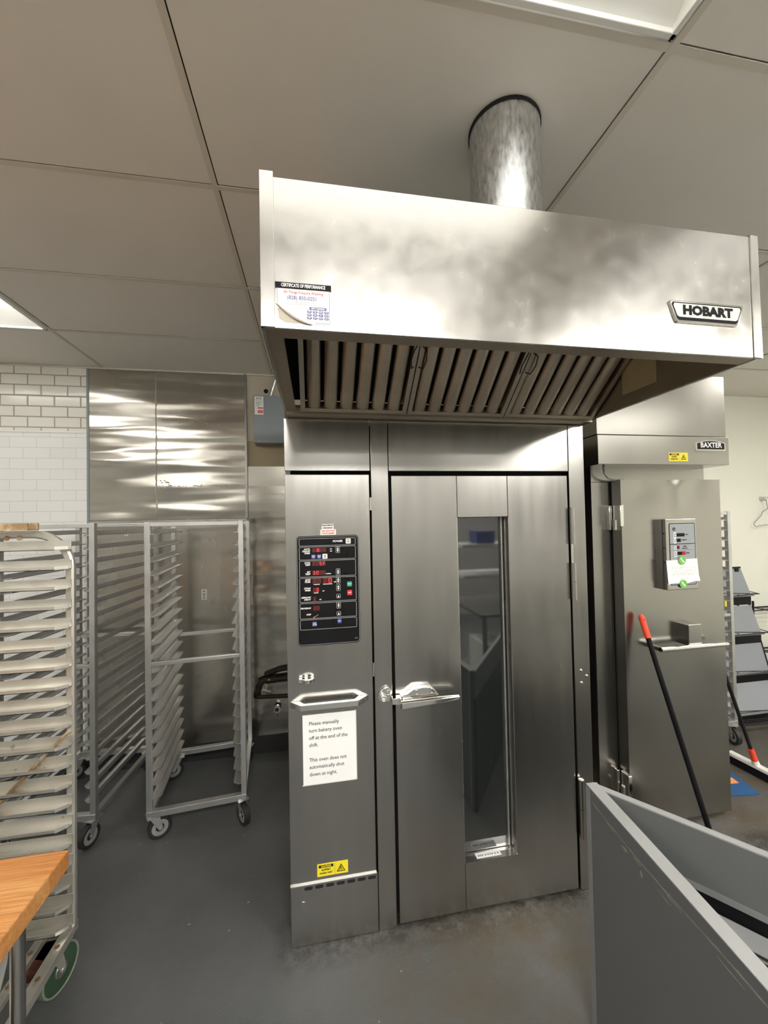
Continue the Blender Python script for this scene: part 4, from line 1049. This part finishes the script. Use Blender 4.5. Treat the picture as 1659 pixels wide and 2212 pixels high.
# old rack with round-topped side frames, standing crosswise in front of rack B
oc = thing('bent_tube_rack', 'worn pan rack with round tube corners and green wheels, behind the wood table', 'rack', (-1.21, 1.43, 0))
CX0, CX1, CYF, CYN = -1.53, -.895, 1.68, 1.20
def tube_frame(y):
    m = MB(); wv, dv = .028, .026
    path = [(CX1 - wv / 2, .205)]; zt_, rr = 1.652, .125
    for k in range(0, 11):
        a = R(90 * k / 10); path.append((CX1 - wv / 2 - rr + rr * math.cos(a), zt_ - rr + rr * math.sin(a)))
    for k in range(0, 11):
        a = R(90 + 90 * k / 10); path.append((CX0 + wv / 2 + rr + rr * math.cos(a), zt_ - rr + rr * math.sin(a)))
    path.append((CX0 + wv / 2, .205))
    n = len(path); vs = []
    cs_ = [(-1, -.55), (-.55, -1), (.55, -1), (1, -.55), (1, .55), (.55, 1), (-.55, 1), (-1, .55)]
    for i, (x, z) in enumerate(path):
        a, b = path[max(i - 1, 0)], path[min(i + 1, n - 1)]
        d = Vector((b[0] - a[0], 0, b[1] - a[1])).normalized(); nn = Vector((d.z, 0, -d.x))
        for u, v in cs_: vs.append(Vector((x, y, z)) + nn * (u * wv / 2) + Vector((0, v * dv / 2, 0)))
    k = len(cs_)
    m.add(vs, [(i * k + q, i * k + (q + 1) % k, (i + 1) * k + (q + 1) % k, (i + 1) * k + q) for i in range(n - 1) for q in range(k)], True)
    m.add(vs[:k], [tuple(range(k))]); m.add(vs[-k:], [tuple(range(k))])
    return m
for yy_, s in ((CYF, -1), (CYN, 1)):
    tube_frame(yy_).build('tube_frame', M['alud'], oc)
    for k in range(20):
        z = .222 + k * .0722
        m = slide_mesh(CX0 + .004, CX1 - .004, -1, z, 'alud', oc, hgt=.034, dep=.046, ch=.032, lip=.013)
        # runner drawn along y with tray to -x: turn it so that it runs along x with the tray to s*y
        if s < 0: T = Matrix(((0, 1, 0, 0), (1, 0, 0, yy_ - .013), (0, 0, 1, 0), (0, 0, 0, 1)))
        else: T = Matrix(((0, 1, 0, 0), (-1, 0, 0, yy_ + .013), (0, 0, 1, 0), (0, 0, 0, 1)))
        m.xf(T).build('runner', M['alud'], oc)
    MB().box(CX0, CX1, yy_ - .018, yy_ + .014, .180, .210).build('bottom_rail', M['alud'], oc, .002)
MB().box(CX1 - .036, CX1, CYN, CYF - .018, .176, .206).build('end_rail', M['alud'], oc, .002)
MB().box(CX0, CX0 + .036, CYN, CYF - .018, .176, .206).build('end_rail', M['alud'], oc, .002)
cr = MB().box(CX1 - .115, CX1 - .087, CYN, CYF - .018, .178, .200).build('caster_rail', M['alud'], oc, .002)
bh = MB()
for y in (1.60, 1.50, 1.36):
    bh.cyl((CX1 - .018, y, .2062), (CX1 - .018, y, .2072), .008, n=12); bh.cyl((CX1 - .101, y, .2002), (CX1 - .101, y, .2012), .008, n=12)
bh.build('bolt_hole', M['rust'], oc)
MB().box(CX1 - .088, CX1 - .034, 1.55, 1.66, .150, .176).build('caster_plate', M['redrust'], oc)
add_caster(oc, CX1 - .06, CYF - .05, R(75), .176, .075, 'tread', 'green', 'alud', .04, .03).parent = oc
for o in [c for c in oc.children if c.name.startswith('caster') and c.name.split('.')[0] == 'caster']:
    for q in [o] + list(o.children): q.data.transform(XF[oc.name])
MB().bar((CX1 - .018, CYF - .026, .918), (-1.27, CYF - .026, .545), .008, .030, (0, 1, 0)).build('diagonal_brace', M['rust'], oc)
tc_ = MB().box(-1.42, -1.006, CYF - .075, CYF - .015, 1.668, 1.672).box(-1.42, -1.006, CYF - .075, CYF - .070, 1.672, 1.694).box(-1.42, -1.006, CYF - .020, CYF - .015, 1.672, 1.694)
tc_.build('top_channel', M['rust'], oc)
for x in (-1.05, -1.09): MB().cyl((x - .02, CYF - .016, 1.640), (x - .02, CYF - .0125, 1.640), .009, n=12).build('bolt', M['rust'], oc)

# ================================================================== wood table and bowl
TZ = .90
tb = thing('work_table', 'butcher-block table with worn orange wood top and steel leg', 'table', (-1.3, .60, 0))
MB().box(-2.05, -.597, .10, 1.092, TZ - .044, TZ).build('table_top', M['wood'], tb, .003)
for x, y in ((-.617, .955), (-.617, .24), (-1.98, .955), (-1.98, .24)):
    l = MB().cyl((x, y, .02), (x, y, TZ - .044), .0128, n=24).cyl((x, y, 0), (x, y, .03), .010, n=16)
    l.build('leg', M['steel'], tb)
MB().box(-2.0, -.66, .22, 1.06, .50, .512).build('under_shelf', M['steel'], tb, .003)
bw = thing('mixing_bowl', 'white bowl on the shelf under the wood table, only its rim edge seen', 'bowl', (-.803, .985, .514))
MB().lathe((-.803, .985, .514), [(.0001, .006), (.05, .006), (.060, 0), (.068, .004), (.102, .09), (.123, .19), (.129, .256), (.133, .260), (.128, .262), (.118, .19), (.097, .09), (.062, .014), (.0001, .012)], 40).build('bowl_shell', M['bulbw'], bw)

# ================================================================== grey display stand in the near right corner
gs = thing('display_stand', 'grey panelled display stand with pale top edges standing in front of the proofer', 'display stand', (.99, .9, 0))
A0 = Vector((.868, 1.192, 0)); d1 = Vector((-.058, -.570, 0)).normalized(); d2 = Vector((.607, -.795, 0)).normalized(); n1 = Vector((d1.y, -d1.x, 0)); n1 = n1 if n1.x > 0 else -n1
n2 = Vector((-.795, -.607, 0)); GZ = .80
P0 = A0 + d1 * .0 ; L1 = .86; th1 = .036
def vpanel(mb, p, d, nrm, l, th, z0, z1):
    mb.prism([p + Vector((0, 0, z0)), p + d * l + Vector((0, 0, z0)), p + d * l + nrm * th + Vector((0, 0, z0)), p + nrm * th + Vector((0, 0, z0))], (0, 0, z1 - z0)); return mb
vpanel(MB(), P0, d1, n1, L1, th1, .0, GZ - .004).build('side_panel', M['gpanel'], gs, .003)
vpanel(MB(), P0 - n1 * .001, d1, n1, L1, th1 + .002, GZ - .004, GZ).build('side_panel_edge', M['gcap'], gs, .0015)
vpanel(MB(), P0 + d1 * .0 - n1 * .0012, d1, n1, .022, .0012, 0.0, GZ - .006).build('corner_strip', M['gdeck'], gs)
sc = MB()
for k in range(46):
    u = k / 46; a = .03 + u * .80; zz = GZ - .040 - .008 * math.sin(u * 7)
    vpanel(sc, P0 + d1 * a - n1 * .0007, d1, n1, .019, .0006, zz - random.uniform(.001, .0035), zz + random.uniform(0, .0015))
sc.build('scuffed_groove', M['scuff'], gs)
for a, z, l, h in ((.185, GZ - .064, .030, .011), (.235, GZ - .056, .034, .006), (.36, GZ - .050, .055, .005), (.25, GZ - .078, .012, .020), (.12, GZ - .050, .05, .003), (.33, GZ - .066, .05, .003), (.50, GZ - .052, .07, .003)):
    p_ = P0 + d1 * a - n1 * .0007
    poly = []
    for q in range(14):
        th = 2 * math.pi * q / 14; rr = random.uniform(.55, 1.0)
        poly.append(p_ + d1 * (l / 2 * rr * math.cos(th)) + Vector((0, 0, z + h / 2 * rr * math.sin(th))))
    MB().prism(poly, n1 * .0005).build('chipped_paint', M['scuff'], gs)
Q0 = A0 + Vector((.012, -.006, 0)); L2 = .95
vpanel(MB(), Q0, d2, -n2, L2, .020, .636, GZ - .010).build('back_panel', M['gpanel'], gs, .002)
vpanel(MB(), Q0 + n2 * .001, d2, -n2, L2, .022, GZ - .010, GZ - .005).build('back_panel_edge', M['gcap'], gs, .001)
vpanel(MB(), Q0 - n2 * .004, d2, -n2, L2, .016, .0, .636).build('rear_board', M['black'], gs)
vpanel(MB(), Q0 + n2 * .001, d2, -n2, L2, .004, .622, .640).build('panel_rim', M['gdeck'], gs)
def deck(n0, n1_, z0, z1, t, name, m):
    """Shelf sloping away from the back panel: n0..n1 off it, trimmed to clear the side panel."""
    u0, u1 = n0 / .93 + .075, n1_ / .93 + .075
    a = [Q0 + d2 * u0 + n2 * n0 + Vector((0, 0, z0)), Q0 + d2 * L2 + n2 * n0 + Vector((0, 0, z0)), Q0 + d2 * L2 + n2 * n1_ + Vector((0, 0, z1)), Q0 + d2 * u1 + n2 * n1_ + Vector((0, 0, z1))]
    return MB().prism(a, (0, 0, -t)).build(name, m, gs)
deck(.002, .060, .585, .555, .012, 'shelf', M['gdeck'])
deck(.066, .120, .540, .515, .012, 'shelf', M['gdeck'])
deck(.126, .200, .470, .440, .012, 'shelf', M['gdeck'])
deck(.0, .26, .30, .28, .012, 'shelf', M['black'])
for off, z in ((.055, .572), (.066, .566), (.118, .530), (.128, .523)):
    MB().tube([Q0 + d2 * (off / .93 + .08) + n2 * off + Vector((0, 0, z)), Q0 + d2 * L2 + n2 * off + Vector((0, 0, z))], .0030, 8).build('wire_rail', M['wire'], gs)

# ================================================================== broom against the proofer
br = thing('broom', 'black broom handle with orange-red grip leaning against the proofer door', 'broom', (1.80, 1.555, 0))
b0, b1 = Vector((1.803, 1.555, .075)), Vector((1.690, 1.838, 1.150))
bdv = (b1 - b0).normalized()
MB().cyl(b0, b1 - bdv * .10, .0125, n=18).build('handle', M['black'], br)
g = MB().cyl(b1 - bdv * .115, b1 - bdv * .010, .0150, .0155, n=20).cyl(b1 - bdv * .010, b1 + bdv * .004, .0155, .009, n=20)
g.build('grip', M['orange'], br)
MB().cyl(b1 - bdv * .020 + Vector((0, -.0162, -.004)), b1 - bdv * .020 + Vector((0, -.0150, -.004)), .0055, n=14).build('hang_hole', M['gap'], br)
MB().box(1.68, 1.93, 1.525, 1.585, .045, .085).build('brush_block', M['white'], br, .006)
MB().box(1.685, 1.925, 1.528, 1.582, .0, .047).build('bristles', M['black'], br)

# push broom on the floor beyond the proofer
sq = thing('push_broom', 'white push broom with black bristles and orange-red socket, leaning past the proofer', 'broom', (2.77, 2.12, 0))
p0, p1 = Vector((2.752, 2.285, 0)), Vector((2.790, 1.90, 0)); dd = (p1 - p0).normalized(); nn = Vector((-dd.y, dd.x, 0))
def slab(mb, z0, z1, w0, w1):
    a = [p0 - nn * w0, p1 - nn * w0, p1 + nn * w0, p0 + nn * w0]; b = [p0 - nn * w1, p1 - nn * w1, p1 + nn * w1, p0 + nn * w1]
    return mb.add([q + Vector((0, 0, z0)) for q in a] + [q + Vector((0, 0, z1)) for q in b], [(0, 3, 2, 1), (4, 5, 6, 7), (0, 1, 5, 4), (1, 2, 6, 5), (2, 3, 7, 6), (3, 0, 4, 7)])
slab(MB(), .046, .066, .026, .022).build('brush_block', M['white'], sq, .004)
slab(MB(), 0, .047, .030, .024).build('bristles', M['black'], sq)
f0 = Vector((2.765, 2.125, .062)); f1 = Vector((2.2755, 2.150, 1.50)); fdv = (f1 - f0).normalized()
MB().cyl(f0, f0 + fdv * .05, .022, .016, n=16).build('neck', M['white'], sq)
MB().cyl(f0 + fdv * .035, f0 + fdv * .115, .0185, .016, n=16).build('socket', M['orange'], sq)
MB().cyl(f0 + fdv * .10, f1, .0105, n=14).build('handle', M['blackm'], sq)

# blue board on the floor
bb = thing('floor_board', 'flat blue board with a small orange patch lying on the floor beside the proofer', 'board', (2.5, 2.05, 0))
MB().prism([(2.36, 2.00, .001), (2.588, 1.973, .001), (2.630, 2.178, .001), (2.36, 2.30, .001)], (0, 0, .006)).build('sheet', M['bluep'], bb)
MB().prism([(2.44, 2.085, .0071), (2.565, 2.075, .0071), (2.575, 2.125, .0071), (2.44, 2.14, .0071)], (0, 0, .0006)).build('orange_patch', M['orangep'], bb)

# ================================================================== tiered display rack by the cream wall
dk = thing('tiered_display_rack', 'tiered display rack of slanted grey boards with black wire rails by the cream wall', 'display rack', (3.42, 2.75, 0))
KX0, KX1 = 3.12, 3.722
tiers = [(2.93, 1.195, 2.852, .975), (2.855, .880, 2.783, .667), (2.785, .592, 2.728, .368), (2.735, .300, 2.62, .105)]
for y0, z0, y1, z1 in tiers:
    m = MB(); dv = Vector((0, y1 - y0, z1 - z0)).normalized(); nv = Vector((0, -dv.z, dv.y)); nv = nv if nv.y < 0 else -nv
    m.prism([(KX0, y0, z0), (KX1, y0, z0), (KX1, y1, z1), (KX0, y1, z1)], tuple(nv * -.012)).build('slanted_board', M['dkgrey'], dk, .002)
    MB().box(KX0, KX1 - .002, y1 - .002, y1 + .012, z1 - .088, z1 - .008).build('shelf_lip', M['black'], dk)
    MB().box(KX0, KX1, y1 - .030, y1 - .001, z1 - .012, z1 - .004).build('shelf_ledge', M['dkgrey'], dk)
    wr_ = MB()
    wr_.tube([(KX0, y1 - .05, z1 + .05), (KX1 + .012, y1 - .06, z1 + .012)], .0032, 8); wr_.tube([(KX0, y1 - .045, z1 - .002), (KX1 + .012, y1 - .06, z1 + .012)], .0032, 8)
    wr_.tube([(KX1 + .010, y1 - .06, z1 + .012), (KX1 - .002, y1 + .004, z1 + .02)], .0032, 8)
    wr_.build('wire_rail', M['wire'], dk)
for x in (KX0, KX1 - .004):
    MB().bar((x, 2.945, 1.20), (x, 2.64, .02), .010, .014, (0, 1, 0)).build('side_rail', M['blackm'], dk)
    MB().bar((x, 2.945, 1.20), (x, 2.990, .0), .010, .014, (0, 1, 0)).build('rear_leg', M['blackm'], dk)
MB().box(KX0, KX1 - .002, 2.926, 2.934, 1.19, 1.204).build('top_rail', M['blackm'], dk)
MB().box(KX1 - .075, KX1 - .035, 2.915, 2.924, 1.162, 1.19).build('clip', M['blackm'], dk)
MB().box(3.44, 3.486, 2.846, 2.849, .885, .935).build('price_tag', M['yellow'], dk)
w_ = MB()
for k in range(4):
    z = .045 + k * .025; w_.tube([(KX0, 2.66 - k * .012, z), (KX0, 2.56 - k * .02, z), (KX1 + .02, 2.54 - k * .02, z), (KX1 + .02, 2.66 - k * .012, z)], .003, 8)
for x in (3.2, 3.4, 3.6): w_.tube([(x, 2.66, .02), (x, 2.50, .125)], .003, 8)
w_.build('wire_basket', M['wire'], dk)

# wire shelf farther along the wall
ws = thing('wire_shelf', 'low black wire shelf unit against the cream wall beneath the coat hanger', 'wire shelf', (4.3, 2.9, 0))
for x in (4.00, 4.62):
    for y in (2.78, 3.05): MB().cyl((x, y, 0), (x, y, .86), .009, n=12).build('post', M['wire'], ws)
for z in (.80, .42, .12):
    m = MB()
    for y in (2.78, 3.05):
        m.tube([(4.0, y, z), (4.62, y, z)], .005, 8); m.tube([(4.0, y, z - .03), (4.62, y, z - .03)], .004, 8)
    for k in range(9): m.tube([(4.0, 2.78 + k * .03375, z + .004), (4.62, 2.78 + k * .03375, z + .004)], .0025, 6)
    for x in (4.0, 4.31, 4.62): m.tube([(x, 2.78, z), (x, 3.05, z)], .004, 8)
    m.build('shelf', M['wire'], ws)

# coat hanger on a wall hook
hk = thing('wall_hook', 'small metal hook block on the cream wall', 'hook', (4.19, YB - .01, 1.81))
m = MB().box(4.172, 4.210, YB - .022, YB, 1.797, 1.832); m.build('block', M['galv'], hk, .004)
MB().tube([(4.20, YB - .02, 1.825), (4.225, YB - .035, 1.825), (4.238, YB - .03, 1.806)], .0035, 8).build('prong', M['galv'], hk)
MB().tube([(4.191, YB - .02, 1.80), (4.191, YB - .040, 1.792), (4.191, YB - .044, 1.805)], .0035, 8).build('prong', M['galv'], hk)
ch = thing('coat_hanger', 'thin wire coat hanger hanging from the hook on the cream wall', 'coat hanger', (4.2, YB - .04, 1.55))
yh = YB - .040
MB().tube([(4.178, yh, 1.797), (4.186, yh, 1.806), (4.197, yh, 1.801), (4.200, yh, 1.775), (4.205, yh, 1.74), (4.212, yh, 1.718), (4.235, yh, 1.700), (4.28, yh, 1.690), (4.47, yh, 1.60), (4.475, yh, 1.588), (4.46, yh, 1.583), (4.10, yh, 1.560), (4.075, yh, 1.548), (4.058, yh, 1.555), (4.045, yh, 1.572), (4.052, yh, 1.585), (4.135, yh, 1.655), (4.150, yh, 1.685), (4.185, yh, 1.705), (4.212, yh, 1.718)], .0032, 8).build('wire', M['hub'], ch)

# ================================================================== worktable behind the camera, seen mirrored in the oven window
wt = thing('steel_work_table', 'steel worktable with two overshelves, seen only as a reflection in the oven window', 'table', (1.95, -.05, 0))
MB().box(1.30, 2.75, -.42, .36, .875, .90).build('table_top', M['steel'], wt, .003)
for x in (1.36, 2.69):
    for y in (-.36, .30): MB().cyl((x, y, 0), (x, y, .875), .02, n=14).build('leg', M['steel'], wt)
MB().box(1.32, 2.73, -.38, .32, .28, .30).build('under_shelf', M['steel'], wt)
for z in (1.13, 1.41): MB().box(1.32, 2.75, -.42, -.05, z, z + .03).build('over_shelf', M['white'], wt, .002)
for x in (1.33, 2.73): MB().box(x - .012, x + .012, -.42, -.39, .90, 1.75).build('upright', M['steel'], wt)
pb = thing('blue_box', 'blue box on the top overshelf of the steel worktable, seen only in reflection', 'box', (1.55, -.25, 1.441))
MB().box(1.50, 1.68, -.33, -.14, 1.441, 1.56).build('carton', M['bblue'], pb, .003)
for x, l in ((1.48, 'white bin under the steel worktable, nearer its end'), (1.78, 'white bin under the steel worktable, farther in')):
    o = thing('storage_bin', l, 'bin', (x, .05, .30), 0, 'bins under the steel worktable')
    MB().box(x - .10, x + .10, -.10, .26, .301, .62).build('bin_shell', M['white'], o, .01)
